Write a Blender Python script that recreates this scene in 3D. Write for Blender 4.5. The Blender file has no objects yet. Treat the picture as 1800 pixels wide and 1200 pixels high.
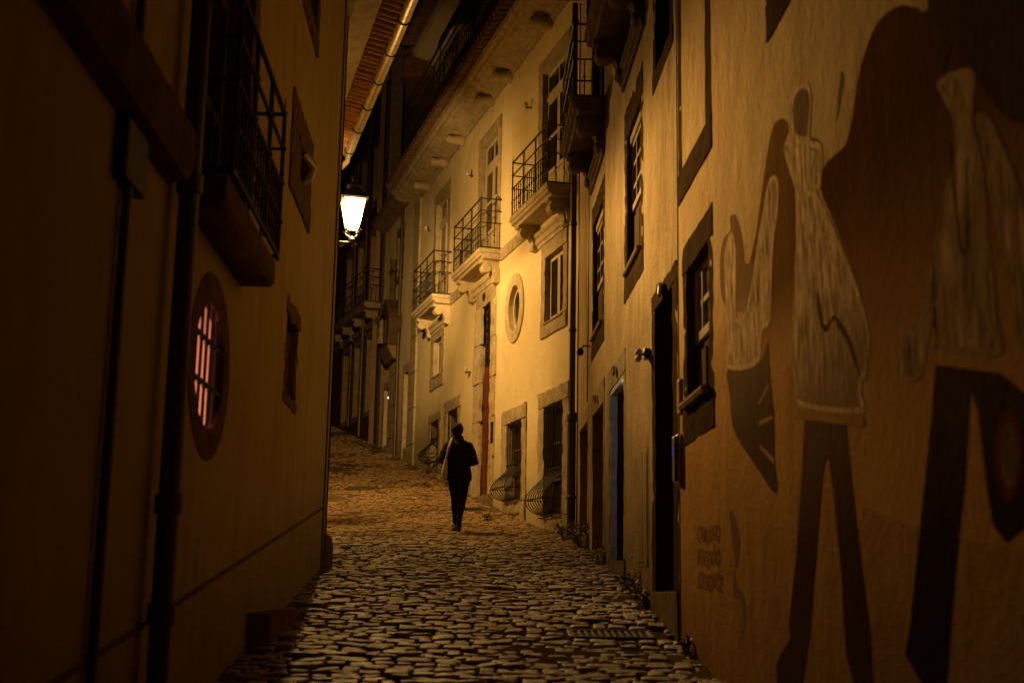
import bpy, bmesh, math, random
from mathutils import Vector, Matrix, noise as mnoise

random.seed(11)
scene = bpy.context.scene
COL = scene.collection
R = math.radians

# ------------------------------------------------------------------ ground profile (metres, camera height = 0)
GP = [(-20, -3.9), (-5, -2.12), (0, -1.53), (5, -0.945), (10, -.36), (15, .25), (19.5, .74), (21.4, .98), (23.5, 1.35), (25.5, 1.72),
      (29.8, 2.56), (33.1, 3.2), (36, 3.8), (45, 5.8), (60, 9.2), (90, 14.0)]
def gz(y):
    n = len(GP)
    if y <= GP[0][0]: return GP[0][1]
    if y >= GP[-1][0]: return GP[-1][1]
    for i in range(n - 1):
        if GP[i][0] <= y <= GP[i + 1][0]:
            x0, y0 = GP[i]; x1, y1 = GP[i + 1]
            def sl(k):
                if k == 0: return (GP[1][1] - GP[0][1]) / (GP[1][0] - GP[0][0])
                if k == n - 1: return (GP[-1][1] - GP[-2][1]) / (GP[-1][0] - GP[-2][0])
                return (GP[k + 1][1] - GP[k - 1][1]) / (GP[k + 1][0] - GP[k - 1][0])
            h = x1 - x0; t = (y - x0) / h
            m0, m1 = sl(i) * h, sl(i + 1) * h
            return (2*t**3 - 3*t*t + 1)*y0 + (t**3 - 2*t*t + t)*m0 + (-2*t**3 + 3*t*t)*y1 + (t**3 - t*t)*m1
def gslope(y): return (gz(y + .2) - gz(y - .2)) / .4

# ------------------------------------------------------------------ node helpers
def new_mat(name):
    m = bpy.data.materials.new(name); m.use_nodes = True
    nt = m.node_tree
    for n in list(nt.nodes): nt.nodes.remove(n)
    out = nt.nodes.new('ShaderNodeOutputMaterial'); b = nt.nodes.new('ShaderNodeBsdfPrincipled')
    nt.links.new(b.outputs[0], out.inputs[0])
    return m, nt, b, out
def N(nt, t, **kw):
    n = nt.nodes.new(t)
    for k, v in kw.items():
        if k in n.inputs: n.inputs[k].default_value = v
        else: setattr(n, k, v)
    return n
def L(nt, a, b): nt.links.new(a, b)
def coords(nt, scale=(1, 1, 1), kind='Object'):
    tc = N(nt, 'ShaderNodeTexCoord'); mp = N(nt, 'ShaderNodeMapping'); mp.inputs['Scale'].default_value = scale
    L(nt, tc.outputs[kind], mp.inputs['Vector']); return mp.outputs[0]
def noise(nt, vec, scale, detail=6, rough=.55):
    n = N(nt, 'ShaderNodeTexNoise', Scale=scale, Detail=detail, Roughness=rough); L(nt, vec, n.inputs['Vector']); return n.outputs[0]
def ramp(nt, fac, p0, p1, c0=(0, 0, 0, 1), c1=(1, 1, 1, 1)):
    r = N(nt, 'ShaderNodeValToRGB'); r.color_ramp.elements[0].position = p0; r.color_ramp.elements[1].position = p1
    r.color_ramp.elements[0].color = c0; r.color_ramp.elements[1].color = c1; L(nt, fac, r.inputs[0]); return r.outputs[0]
def mix(nt, fac, a, b):
    m = N(nt, 'ShaderNodeMix', data_type='RGBA')
    if isinstance(fac, float): m.inputs[0].default_value = fac
    else: L(nt, fac, m.inputs[0])
    for i, c in ((6, a), (7, b)):
        if isinstance(c, tuple): m.inputs[i].default_value = c if len(c) == 4 else c + (1,)
        else: L(nt, c, m.inputs[i])
    return m.outputs[2]
def mul(nt, a, k):
    m = N(nt, 'ShaderNodeMath', operation='MULTIPLY')
    L(nt, a, m.inputs[0])
    if isinstance(k, (int, float)): m.inputs[1].default_value = k
    else: L(nt, k, m.inputs[1])
    return m.outputs[0]
def bump(nt, b, h, strength=.3, dist=.02, prev=None):
    bp = N(nt, 'ShaderNodeBump', Strength=strength, Distance=dist); L(nt, h, bp.inputs['Height'])
    if prev is not None: L(nt, prev, bp.inputs['Normal'])
    L(nt, bp.outputs[0], b.inputs['Normal']); return bp.outputs[0]

def plaster(name, base, dark, patch=None, streak=.5, grime=None, rough=.85, bstr=.35, lower=None):
    """painted lime plaster: rain streaks, blotches, grime along the foot (grime = (z at s=0, slope, height))"""
    m, nt, b, o = new_mat(name)
    c1 = coords(nt); cs = coords(nt, (1.7, 1.7, .34))
    st = mul(nt, ramp(nt, noise(nt, cs, 2.3, 9, .7), .44, .76), ramp(nt, noise(nt, coords(nt, (1, 1, .5)), .8, 5, .6), .36, .62))
    if lower:      # (z where the lower colour is full, z where it has faded, colour)
        tc = N(nt, 'ShaderNodeTexCoord'); sp = N(nt, 'ShaderNodeSeparateXYZ'); L(nt, tc.outputs['Object'], sp.inputs[0])
        ad = N(nt, 'ShaderNodeMath', operation='MULTIPLY_ADD'); L(nt, noise(nt, c1, .9, 6, .6), ad.inputs[0]); ad.inputs[1].default_value = 1.2; L(nt, sp.outputs[2], ad.inputs[2])
        lr = N(nt, 'ShaderNodeMapRange'); lr.interpolation_type = 'SMOOTHSTEP'; L(nt, ad.outputs[0], lr.inputs[0])
        lr.inputs[1].default_value = lower[0]; lr.inputs[2].default_value = lower[1]; lr.inputs[3].default_value = 1; lr.inputs[4].default_value = 0
        base = mix(nt, lr.outputs[0], base, lower[2])
    col = mix(nt, mul(nt, st, streak), base, dark)
    bl = ramp(nt, noise(nt, c1, 1.1, 7, .6), .46, .7)
    col = mix(nt, mul(nt, bl, .45 * min(1, streak + .3)), col, dark)
    fine = noise(nt, c1, 38, 4, .6)
    col = mix(nt, mul(nt, ramp(nt, fine, .5, .8), .25), col, dark)
    if patch:
        pf = ramp(nt, noise(nt, coords(nt, (1, 1, .6)), 1.7, 9, .7), .6, .63)
        col = mix(nt, mul(nt, pf, .55), col, patch)
    if grime:
        z0, k, h = grime
        tc = N(nt, 'ShaderNodeTexCoord'); sp = N(nt, 'ShaderNodeSeparateXYZ'); L(nt, tc.outputs['Object'], sp.inputs[0])
        lin = N(nt, 'ShaderNodeMath', operation='MULTIPLY_ADD'); L(nt, sp.outputs[0], lin.inputs[0]); lin.inputs[1].default_value = -k; lin.inputs[2].default_value = -z0
        hh = N(nt, 'ShaderNodeMath', operation='ADD'); L(nt, lin.outputs[0], hh.inputs[0]); L(nt, sp.outputs[2], hh.inputs[1])
        wob = N(nt, 'ShaderNodeMath', operation='MULTIPLY_ADD'); L(nt, noise(nt, c1, 3.2, 6), wob.inputs[0]); wob.inputs[1].default_value = -1.1; L(nt, hh.outputs[0], wob.inputs[2])
        gf = ramp(nt, wob.outputs[0], -.45, h, (1, 1, 1, 1), (0, 0, 0, 1))
        mr = N(nt, 'ShaderNodeMapRange'); L(nt, wob.outputs[0], mr.inputs[0])
        mr.inputs[1].default_value = -.6; mr.inputs[2].default_value = h; mr.inputs[3].default_value = .62; mr.inputs[4].default_value = 0
        col = mix(nt, mr.outputs[0], col, tuple(x * .45 for x in dark))
    L(nt, col, b.inputs['Base Color']); b.inputs['Roughness'].default_value = 1.; b.inputs['Specular IOR Level'].default_value = .0
    p = bump(nt, b, noise(nt, c1, 1.6, 3), .5, .06)
    p = bump(nt, b, noise(nt, coords(nt, (1, 1, .8)), 3.2, 10, .72), min(1., bstr * 1.5), .06, p)
    p = bump(nt, b, noise(nt, c1, 16, 7, .7), min(1., bstr * 1.5), .025, p)
    bump(nt, b, fine, bstr * .6, .006, p)
    return m

def stone(name, base, dark, rough=.8, bstr=.6, sc=1.):
    m, nt, b, o = new_mat(name)
    c = coords(nt)
    col = mix(nt, ramp(nt, noise(nt, c, 5 * sc, 8, .65), .38, .68), base, dark)
    sp = ramp(nt, noise(nt, c, 70 * sc, 3, .6), .54, .66)
    col = mix(nt, mul(nt, sp, .45), col, tuple(x * .35 for x in dark))
    L(nt, col, b.inputs['Base Color']); b.inputs['Roughness'].default_value = rough; b.inputs['Specular IOR Level'].default_value = .0
    p = bump(nt, b, noise(nt, c, 7 * sc, 8, .7), bstr, .03)
    bump(nt, b, noise(nt, c, 60 * sc, 4, .7), bstr * .6, .008, p)
    return m

def simple(name, base, rough=.5, metal=0., var=.35, sc=14, bstr=.15, streak=False, spec=.5):
    m, nt, b, o = new_mat(name)
    c = coords(nt, (1, 1, .18) if streak else (1, 1, 1))
    n = noise(nt, c, sc, 6, .6)
    col = mix(nt, mul(nt, ramp(nt, n, .4, .75), var * 2 if var < .5 else 1.), base, tuple(x * .35 for x in base))
    L(nt, col, b.inputs['Base Color']); b.inputs['Metallic'].default_value = metal; b.inputs['Specular IOR Level'].default_value = spec
    mr = N(nt, 'ShaderNodeMapRange'); L(nt, n, mr.inputs[0]); mr.inputs[3].default_value = rough * .75; mr.inputs[4].default_value = min(1, rough * 1.25)
    L(nt, mr.outputs[0], b.inputs['Roughness'])
    if bstr: bump(nt, b, noise(nt, c, sc * 2.5, 5), bstr, .01)
    return m

def emit(name, col, strength, var=None):
    m, nt, b, o = new_mat(name); nt.nodes.remove(b)
    e = N(nt, 'ShaderNodeEmission', Strength=strength)
    if var:
        L(nt, mix(nt, ramp(nt, noise(nt, coords(nt, (3, 3, .5)), 2.4, 5), .38, .68), col, var), e.inputs[0])
    else: e.inputs[0].default_value = col + (1,)
    L(nt, e.outputs[0], o.inputs[0]); return m

# ------------------------------------------------------------------ materials
YB, YD = (.69, .60, .39), (.47, .39, .24)
M = {}
M['yellow'] = plaster('yellow_plaster', YB, YD, patch=(.60, .51, .32), streak=.6, grime=(.72, .20, .9), bstr=.16)
M['plain'] = plaster('weathered_plaster', (.58, .46, .28), (.25, .18, .10), patch=(.74, .60, .38), streak=1., grime=(-1.55, .118, 1.3), bstr=.6)
M['mural'] = plaster('ochre_plaster', (.64, .49, .28), (.36, .215, .095), streak=.6, lower=(1.5, 2.9, (.60, .355, .135)), grime=(-1.55, .118, 1.7), bstr=.5)  # foot grime raised so its colour also darkens where lamp light should weaken
M['left'] = plaster('left_plaster', (.53, .43, .18), (.36, .27, .115), patch=(.48, .40, .19), streak=.8, grime=(.1, -.118, .6), bstr=.22)
M['pale'] = plaster('pale_plaster', (.62, .53, .38), (.42, .34, .23), streak=.5, grime=(.72, .20, .9), bstr=.25)
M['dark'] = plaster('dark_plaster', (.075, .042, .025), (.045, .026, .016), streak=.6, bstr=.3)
M['far'] = plaster('far_plaster', (.20, .14, .09), (.11, .075, .05), streak=.6, bstr=.3)
M['white'] = plaster('white_plaster', (.46, .39, .29), (.32, .26, .19), streak=.3, bstr=.15)
M['stone'] = stone('granite', (.42, .355, .25), (.26, .21, .14))
M['stone_light'] = stone('pale_granite', (.52, .45, .32), (.36, .30, .20), bstr=.45)
M['stone_dark'] = stone('brown_granite', (.20, .15, .095), (.12, .085, .055))
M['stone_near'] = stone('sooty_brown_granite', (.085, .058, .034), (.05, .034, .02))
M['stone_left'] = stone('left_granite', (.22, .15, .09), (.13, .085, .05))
M['plinth'] = stone('threshold_granite', (.26, .20, .13), (.15, .11, .07))
M['iron'] = simple('black_iron', (.012, .010, .009), .6, .2, .3, 30, .2)
M['pipe'] = simple('brown_painted_pipe', (.075, .05, .03), .45, .2, .4, 9, .15, True)
M['zinc'] = simple('zinc_gutter', (.62, .55, .42), .38, .55, .35, 11, .2, True)
M['whitewood'] = simple('white_painted_wood', (.50, .43, .31), .6, 0, .3, 8, .1, True, spec=0.)
M['shutter'] = simple('brown_shutter', (.14, .10, .06), .7, 0, .35, 7, .15, True, spec=0.)
M['redwood'] = simple('red_painted_door', (.135, .030, .014), .5, 0, .3, 6, .15, True)
M['darkwood'] = simple('dark_door_wood', (.028, .018, .012), .8, 0, .35, 7, .2, True, spec=.05)
M['bluewood'] = simple('blue_grey_jamb', (.42, .42, .42), .8, 0, .35, 9, .25, spec=.05)
M['glass'] = simple('night_glass', (.02, .016, .013), .08, 0, .1, 3, 0, spec=.7)
M['tile_dark'] = simple('sooty_tile', (.13, .07, .045), .85, 0, .4, 6, .3)
M['tile'] = simple('clay_tile', (.29, .13, .065), .8, 0, .4, 6, .3)
M['sill'] = simple('worn_painted_sill', (.36, .28, .17), .8, 0, .3, 10, .2, spec=0.)
M['plate'] = simple('enamel_plate', (.56, .48, .35), .7, 0, .2, 20, .05, spec=.05)
M['plastic'] = simple('pale_plastic', (.50, .43, .32), .7, 0, .15, 12, 0, spec=.1)
M['blackplastic'] = simple('black_plastic', (.015, .013, .013), .35, 0, .15, 12, 0)
M['brick'] = stone('crumbled_brick', (.20, .10, .05), (.10, .05, .03), bstr=.9, sc=2)
M['jacket'] = simple('black_jacket_cloth', (.017, .011, .008), .85, 0, .3, 26, .3, spec=.2)
M['jeans'] = simple('navy_jeans', (.010, .010, .013), .9, 0, .3, 40, .25, spec=.15)
M['skin'] = simple('skin', (.34, .19, .12), .55, 0, .1, 20, .05)
M['hair'] = simple('dark_hair', (.006, .004, .003), .95, 0, .4, 60, .5)
M['rust'] = simple('worn_cast_iron', (.115, .08, .048), .7, .1, .4, 18, .3)
M['canvas'] = simple('cream_canvas', (.60, .50, .33), .9, 0, .2, 50, .25)
M['sole'] = simple('dark_red_rubber', (.028, .010, .007), .7, 0, .3, 30, .3)
M['shoe'] = simple('brown_shoe', (.15, .10, .06), .7, 0, .3, 30, .2)
M['leaf'] = simple('weed_leaf', (.15, .15, .045), .6, 0, .45, 9, 0)
M['paper'] = simple('crumpled_paper', (.7, .66, .58), .8, 0, .2, 20, .2)
M['redglow'] = emit('red_lit_room', (.84, .235, .11), 1.25, (.46, .11, .05))
M['curtain'] = simple('dark_red_curtain', (.24, .03, .02), .9, 0, .3, 8, .2, True)
M['violet'] = emit('violet_call_button', (.20, .13, .62), .22)
M['whiteled'] = emit('white_doorbell_led', (1., .85, .75), 6.)
M['bluelamp'] = emit('cold_hall_lamp', (.88, .90, 1.), 34.)

# mural paints (matte, streaky: two tones brushed in one direction)
def paint(name, a, b_, sc=(30, 30, 2.0), lo=.38, hi=.66, fade=None, outline=None):
    m, nt, b, o = new_mat(name)
    f = ramp(nt, noise(nt, coords(nt, sc), 1.0, 8, .68), lo, hi)
    col = mix(nt, f, a, b_)
    f2 = ramp(nt, noise(nt, coords(nt, (3, 3, 1.6)), 1.7, 6, .6), .42, .66)
    col = mix(nt, mul(nt, f2, .5), col, b_)
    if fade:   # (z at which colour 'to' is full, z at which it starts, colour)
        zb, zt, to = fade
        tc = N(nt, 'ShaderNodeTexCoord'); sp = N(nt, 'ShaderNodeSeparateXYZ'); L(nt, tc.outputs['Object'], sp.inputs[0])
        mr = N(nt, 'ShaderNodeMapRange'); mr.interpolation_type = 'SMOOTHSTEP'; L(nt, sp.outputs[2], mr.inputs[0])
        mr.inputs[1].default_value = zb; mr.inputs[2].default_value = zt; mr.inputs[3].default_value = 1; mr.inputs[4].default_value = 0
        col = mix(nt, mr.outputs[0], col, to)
    L(nt, col, b.inputs['Base Color']); b.inputs['Roughness'].default_value = 1.; b.inputs['Specular IOR Level'].default_value = .0
    bump(nt, b, noise(nt, coords(nt), 16, 6, .65), .35, .02)
    return m
OCH = (.40, .26, .115)
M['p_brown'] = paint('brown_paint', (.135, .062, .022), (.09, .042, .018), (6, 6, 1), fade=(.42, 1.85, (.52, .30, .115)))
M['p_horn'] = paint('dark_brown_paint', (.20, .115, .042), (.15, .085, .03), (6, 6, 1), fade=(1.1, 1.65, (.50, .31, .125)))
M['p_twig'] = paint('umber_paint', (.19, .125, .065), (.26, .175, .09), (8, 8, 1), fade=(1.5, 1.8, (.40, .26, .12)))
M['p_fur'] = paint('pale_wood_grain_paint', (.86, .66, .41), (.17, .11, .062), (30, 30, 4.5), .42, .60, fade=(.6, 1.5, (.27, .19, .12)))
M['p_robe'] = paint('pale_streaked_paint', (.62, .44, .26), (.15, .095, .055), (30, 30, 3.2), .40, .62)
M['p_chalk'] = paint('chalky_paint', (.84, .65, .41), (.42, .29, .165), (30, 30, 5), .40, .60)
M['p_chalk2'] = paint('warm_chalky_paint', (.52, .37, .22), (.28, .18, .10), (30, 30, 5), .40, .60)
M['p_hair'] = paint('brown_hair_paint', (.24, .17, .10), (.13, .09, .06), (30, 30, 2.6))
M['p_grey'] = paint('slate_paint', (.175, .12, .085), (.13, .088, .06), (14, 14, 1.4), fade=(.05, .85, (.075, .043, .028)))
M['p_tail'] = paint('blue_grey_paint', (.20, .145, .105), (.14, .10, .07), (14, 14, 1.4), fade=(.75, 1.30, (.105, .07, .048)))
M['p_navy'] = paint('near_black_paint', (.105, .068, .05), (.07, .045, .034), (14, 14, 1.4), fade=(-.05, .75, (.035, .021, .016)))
M['p_orange'] = paint('ochre_stripe_paint', (.42, .265, .11), (.36, .22, .09), (14, 14, 1.4))
M['p_maroon'] = paint('maroon_paint', (.20, .055, .03), (.14, .045, .025), (14, 14, 1.4))
M['p_line'] = paint('dark_line_paint', (.13, .085, .05), (.10, .065, .04), (14, 14, 1.4))
M['p_ink'] = simple('marker_ink', (.29, .17, .07), 1., 0, .3, 30, 0, spec=0.)

# ------------------------------------------------------------------ mesh builder
class MB:
    def __init__(s): s.v = []; s.f = []
    def add(s, vs, fs):
        o = len(s.v); s.v += [tuple(p) for p in vs]; s.f += [tuple(i + o for i in f) for f in fs]; return s
    def box(s, x0, x1, y0, y1, z0, z1):
        return s.add([(x0,y0,z0),(x1,y0,z0),(x1,y1,z0),(x0,y1,z0),(x0,y0,z1),(x1,y0,z1),(x1,y1,z1),(x0,y1,z1)],
                     [(0,3,2,1),(4,5,6,7),(0,1,5,4),(1,2,6,5),(2,3,7,6),(3,0,4,7)])
    def rough(s, x0, x1, y0, y1, z0, z1, seg=.1, j=.008, seed=0):
        """a stone block: subdivided box with hand-cut, slightly uneven faces"""
        n = [max(1, min(40, int(round(abs(b - a) / seg)))) for a, b in ((x0, x1), (y0, y1), (z0, z1))]
        idx = {}; vs = []; fs = []; rnd = random.Random(seed + int(x0 * 991 + z0 * 613))
        def vid(i, k, l):
            q = (i, k, l)
            if q not in idx:
                p = Vector((x0 + (x1 - x0) * i / n[0], y0 + (y1 - y0) * k / n[1], z0 + (z1 - z0) * l / n[2]))
                d = mnoise.noise_vector(p * 6.1 + Vector((seed, 0, 0))) * j + Vector((rnd.uniform(-j, j), rnd.uniform(-j, j), rnd.uniform(-j, j))) * .5
                e = sum((i in (0, n[0]), k in (0, n[1]), l in (0, n[2])))
                c = Vector(((x0 + x1) / 2, (y0 + y1) / 2, (z0 + z1) / 2))
                if e >= 2: d += (c - p).normalized() * j * .9
                idx[q] = len(vs); vs.append(p + d)
            return idx[q]
        for a, b, c in ((0, 1, 2), (1, 2, 0), (2, 0, 1)):
            for side in (0, n[c]):
                for i in range(n[a]):
                    for k in range(n[b]):
                        qs = []
                        for di, dk in ((0,0),(1,0),(1,1),(0,1)):
                            t = [0, 0, 0]; t[a] = i + di; t[b] = k + dk; t[c] = side; qs.append(vid(*t))
                        fs.append(tuple(qs if side else qs[::-1]))
        return s.add(vs, fs)
    def tube(s, pts, r, n=8, caps=True, sq=1.0):
        pts = [Vector(p) for p in pts]; rs = r if isinstance(r, (list, tuple)) else [r] * len(pts)
        t0 = (pts[1] - pts[0]).normalized(); ref = Vector((0, 0, 1)) if abs(t0.z) < .9 else Vector((1, 0, 0))
        u = t0.cross(ref).normalized(); vs = []; fs = []
        for i, p in enumerate(pts):
            t = (pts[min(i + 1, len(pts) - 1)] - pts[max(i - 1, 0)]).normalized()
            u = (u - t * u.dot(t)).normalized(); w = t.cross(u)
            for k in range(n):
                a = 2 * math.pi * k / n; vs.append(p + (u * math.cos(a) + w * math.sin(a) * sq) * rs[i])
        for i in range(len(pts) - 1):
            for k in range(n):
                a = i * n + k; b = i * n + (k + 1) % n; fs.append((a, b, b + n, a + n))
        if caps: fs.append(tuple(range(n))[::-1]); fs.append(tuple(len(vs) - n + k for k in range(n)))
        return s.add(vs, fs)
    def lathe(s, prof, c=(0, 0, 0), n=20, axis='z'):
        vs = []; fs = []
        for r, z in prof:
            for k in range(n):
                a = 2 * math.pi * k / n; x, y = r * math.cos(a), r * math.sin(a)
                p = {'z': (x, y, z), 'y': (x, z, y), 'x': (z, x, y)}[axis]
                vs.append((p[0] + c[0], p[1] + c[1], p[2] + c[2]))
        for i in range(len(prof) - 1):
            for k in range(n):
                a = i * n + k; b = i * n + (k + 1) % n; fs.append((a, b, b + n, a + n))
        fs.append(tuple(range(n))[::-1]); fs.append(tuple(len(vs) - n + k for k in range(n)))
        return s.add(vs, fs)
    def prism_x(s, poly, x0, x1, seg=None):
        """polygon in (y, z) extruded along x"""
        n = len(poly); k = max(1, int((x1 - x0) / seg)) if seg else 1; vs = []; fs = []
        for i in range(k + 1):
            x = x0 + (x1 - x0) * i / k
            vs += [(x, a, b) for a, b in poly]
        for i in range(k):
            for q in range(n):
                a = i * n + q; b = i * n + (q + 1) % n; fs.append((a, b, b + n, a + n))
        fs.append(tuple(range(n))[::-1]); fs.append(tuple(k * n + q for q in range(n)))
        return s.add(vs, fs)
    def prism_y(s, poly, y0, y1):
        n = len(poly); vs = [(a, y0, b) for a, b in poly] + [(a, y1, b) for a, b in poly]
        fs = [(q, (q + 1) % n, (q + 1) % n + n, q + n) for q in range(n)] + [tuple(range(n))[::-1], tuple(range(n, 2 * n))]
        return s.add(vs, fs)
    def ring(s, cx, cz, R0, r0, y0, y1, n=48, j=0.):
        """oval ring in the wall plane: outer half axes R0, inner r0, from depth y0 to y1"""
        vs = []; fs = []
        for k in range(n):
            a = 2 * math.pi * k / n; c, d = math.cos(a), math.sin(a); q = 1 + random.uniform(-j, j)
            for (ax, az), y in ((R0, y0), (R0, y1), (r0, y1), (r0, y0)):
                vs.append((cx + ax * c * q, y, cz + az * d * q))
        for k in range(n):
            a = k * 4; b = ((k + 1) % n) * 4
            for e in range(4): fs.append((a + e, a + (e + 1) % 4, b + (e + 1) % 4, b + e))
        return s.add(vs, fs)
    def build(s, name, m, parent=None, smooth=False, bevel=0., label=None, angle=None):
        me = bpy.data.meshes.new(name); me.from_pydata(s.v, [], s.f)
        bm = bmesh.new(); bm.from_mesh(me); bmesh.ops.recalc_face_normals(bm, faces=bm.faces); bm.to_mesh(me); bm.free()
        me.materials.append(M[m] if isinstance(m, str) else m)
        o = bpy.data.objects.new(name, me); COL.objects.link(o)
        if parent: o.parent = parent
        if smooth:
            me.polygons.foreach_set('use_smooth', [True] * len(me.polygons))
            try: me.set_sharp_from_angle(angle=R(angle or 50))
            except Exception: pass
        if bevel:
            md = o.modifiers.new('bevel', 'BEVEL'); md.width = bevel; md.segments = 2; md.limit_method = 'ANGLE'; md.angle_limit = R(40)
        if label: o['label'] = label
        return o

def thing(name, label, cat, loc=(0, 0, 0), rz=0., group=None):
    o = bpy.data.objects.new(name, None); COL.objects.link(o); o.location = loc; o.rotation_euler = (0, 0, rz); o.empty_display_size = .3
    o['label'] = label; o['category'] = cat
    if group: o['group'] = group
    return o
def tag(o, label, cat, group=None):
    o['label'] = label; o['category'] = cat
    if group: o['group'] = group
    return o
def place(o, root_or_matrix):
    """put a top-level thing, modelled in a facade's own frame, where that facade stands"""
    o.matrix_world = root_or_matrix; return o
def copy_thing(root, label=None):
    c = root.copy(); COL.objects.link(c)
    if label: c['label'] = label
    for ch in list(root.children):
        d = ch.copy(); COL.objects.link(d); d.parent = c
        for g in list(ch.children):
            e = g.copy(); COL.objects.link(e); e.parent = d
    return c
def facade_frame(ox, oy, dx, dy):
    l = math.hypot(dx, dy); return (ox, oy, math.atan2(dy / l, dx / l))
class Frame:
    """facade frame: X runs along the wall, Y out towards the street, Z up"""
    def __init__(s, ox, oy, dx, dy):
        l = math.hypot(dx, dy); s.o = Vector((ox, oy, 0)); s.d = Vector((dx / l, dy / l, 0)); s.n = Vector((-dy / l, dx / l, 0)); s.rz = math.atan2(dy, dx)
    def w(s, x, y, z): p = s.o + s.d * x + s.n * y; return (p.x, p.y, z)
    def ground(s, x, y=0): return gz(s.w(x, y, 0)[1])
    def mat(s, x=0, y=0, z=0): return Matrix.Translation(Vector(s.w(x, y, z))) @ Matrix.Rotation(s.rz, 4, 'Z')

NR = Frame(1.6, 0, -.03, 1)                      # right-hand row near the camera
FX, FY = 1.6 - .03 * 19.535, 19.535
FR = Frame(FX, FY, -.285, 1)                     # right-hand row beyond the downpipe
LW = Frame(-2.05, 14.3, .045, -1)                # left house, X runs from its far corner back to the camera
L2 = Frame(-4.235, 24.3, .259, -1)               # left row beyond the corner
DK = Frame(-3.66, 35.94, -.38, 1)                # dark house at the top of the street

def wall(house, F, x0, x1, z1, m, holes=(), zlow=-1.2, ground_under=True, name='wall', extra_x=()):
    """front wall as a sheet with real openings, foot following the street"""
    xs = sorted(set([x0, x1] + list(extra_x) + [h[0] for h in holes] + [h[1] for h in holes]))
    nx = []
    for a, b in zip(xs, xs[1:]):
        k = max(1, int((b - a) / 1.0)); nx += [a + (b - a) * i / k for i in range(k)]
    xs = nx + [x1]
    zs = sorted(set([z1] + [h[2] for h in holes] + [h[3] for h in holes]))
    zmin = min(zs)
    mb = MB()
    def inhole(x, z): return any(h[0] < x < h[1] and h[2] < z < h[3] for h in holes)
    for a, b in zip(xs, xs[1:]):
        lows = [F.ground(a) - .5, F.ground(b) - .5]
        col = [z for z in zs if z > max(lows) + .05]
        lo = (lows[0], lows[1])
        for z in col:
            mid = (max(lo) + z) / 2
            if not inhole((a + b) / 2, mid):
                mb.add([(a, 0, lo[0]), (b, 0, lo[1]), (b, 0, z), (a, 0, z)], [(0, 1, 2, 3)])
            lo = (z, z)
    mb.box(x0, x1, -.45, -.40, z1 - .05, z1)       # wall head
    o = mb.build(name, m, house)
    # returns at both ends give the wall thickness
    return o

def stone_frame(house, name, out, inn, m='stone', proud=.025, depth=.24, j=.009, label=None, sill=True, seed=0):
    """surround of four dressed granite members; out / inn = (x0, x1, z0, z1)"""
    X0, X1, Z0, Z1 = out; a0, a1, b0, b1 = inn
    mb = MB()
    mb.rough(X0, X1, -depth, proud, b1, Z1, .09, j, seed)                    # lintel
    mb.rough(X0, a0, -depth, proud - .003, b0, b1, .09, j, seed + 1)         # jambs
    mb.rough(a1, X1, -depth, proud - .003, b0, b1, .09, j, seed + 2)
    if sill and b0 - Z0 > .02: mb.rough(X0, X1, -depth, proud + .004, Z0, b0, .09, j, seed + 3)
    return mb.build(name, m, house, True, label=label, angle=40)

def sash(parent, inn, y, cols, rows, w=.045, m='whitewood', name='sash', thick=.045, mid=None):
    a0, a1, b0, b1 = inn; mb = MB(); t = thick
    mb.box(a0, a0 + w, y - t, y, b0, b1); mb.box(a1 - w, a1, y - t, y, b0, b1)
    mb.box(a0 + w, a1 - w, y - t, y, b1 - w, b1); mb.box(a0 + w, a1 - w, y - t, y, b0, b0 + w * 1.3)
    for i in range(1, cols):
        x = a0 + (a1 - a0) * i / cols; q = w * (.9 if mid and i in mid else .4)
        mb.box(x - q, x + q, y - t + .004, y - .004, b0 + w * 1.3, b1 - w)
    for i in range(1, rows):
        z = b0 + (b1 - b0) * i / rows; q = w * .4
        mb.box(a0 + w, a1 - w, y - t + .008, y - .008, z - q, z + q)
    o = mb.build(name, m, parent, bevel=.006)
    g = MB().box(a0 + .01, a1 - .01, y - t * .7, y - t * .55, b0 + .01, b1 - .01).build('glass_pane', 'glass', parent)
    return o

def belly_grille(parent, a0, a1, b0, b1, zb, bulge, nbars):
    """window cage: straight bars above, pot-bellied below"""
    mb = MB(); y0 = .0
    prof = [(y0, b1), (y0, zb + .06)]
    H = zb - b0
    for t, q in ((.03, .01), (.10, .06), (.18, .17), (.27, .36), (.36, .58), (.46, .79), (.57, .94), (.68, 1.0), (.79, .95), (.88, .80), (.95, .55), (1., .2)):
        prof.append((y0 + bulge * q, zb + .02 - H * t))
    for i in range(nbars):
        x = a0 + .03 + (a1 - a0 - .06) * i / (nbars - 1)
        mb.tube([(x, a, b) for a, b in prof], .0085, 6)
    mb.box(a0, a1, y0 - .012, y0 + .016, zb + .02, zb + .045)
    k = 7
    y, z = prof[k]
    for f in (9, 13):
        y, z = prof[f]; mb.box(a0 + .02, a1 - .02, y - .004, y + .012, z - .012, z + .012)
    mb.tube([(a0 + .03, 0, b0 + .02), (a0 + .03, bulge * .18, b0 + .02)], .009, 6); mb.tube([(a1 - .03, 0, b0 + .02), (a1 - .03, bulge * .18, b0 + .02)], .009, 6)
    for x in (a0 + .03, a1 - .03):
        y, z = prof[9]; mb.tube([(x, -.1, z), (x, y, z)], .008, 6)
    return mb.build('grille', 'iron', parent, True)

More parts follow.
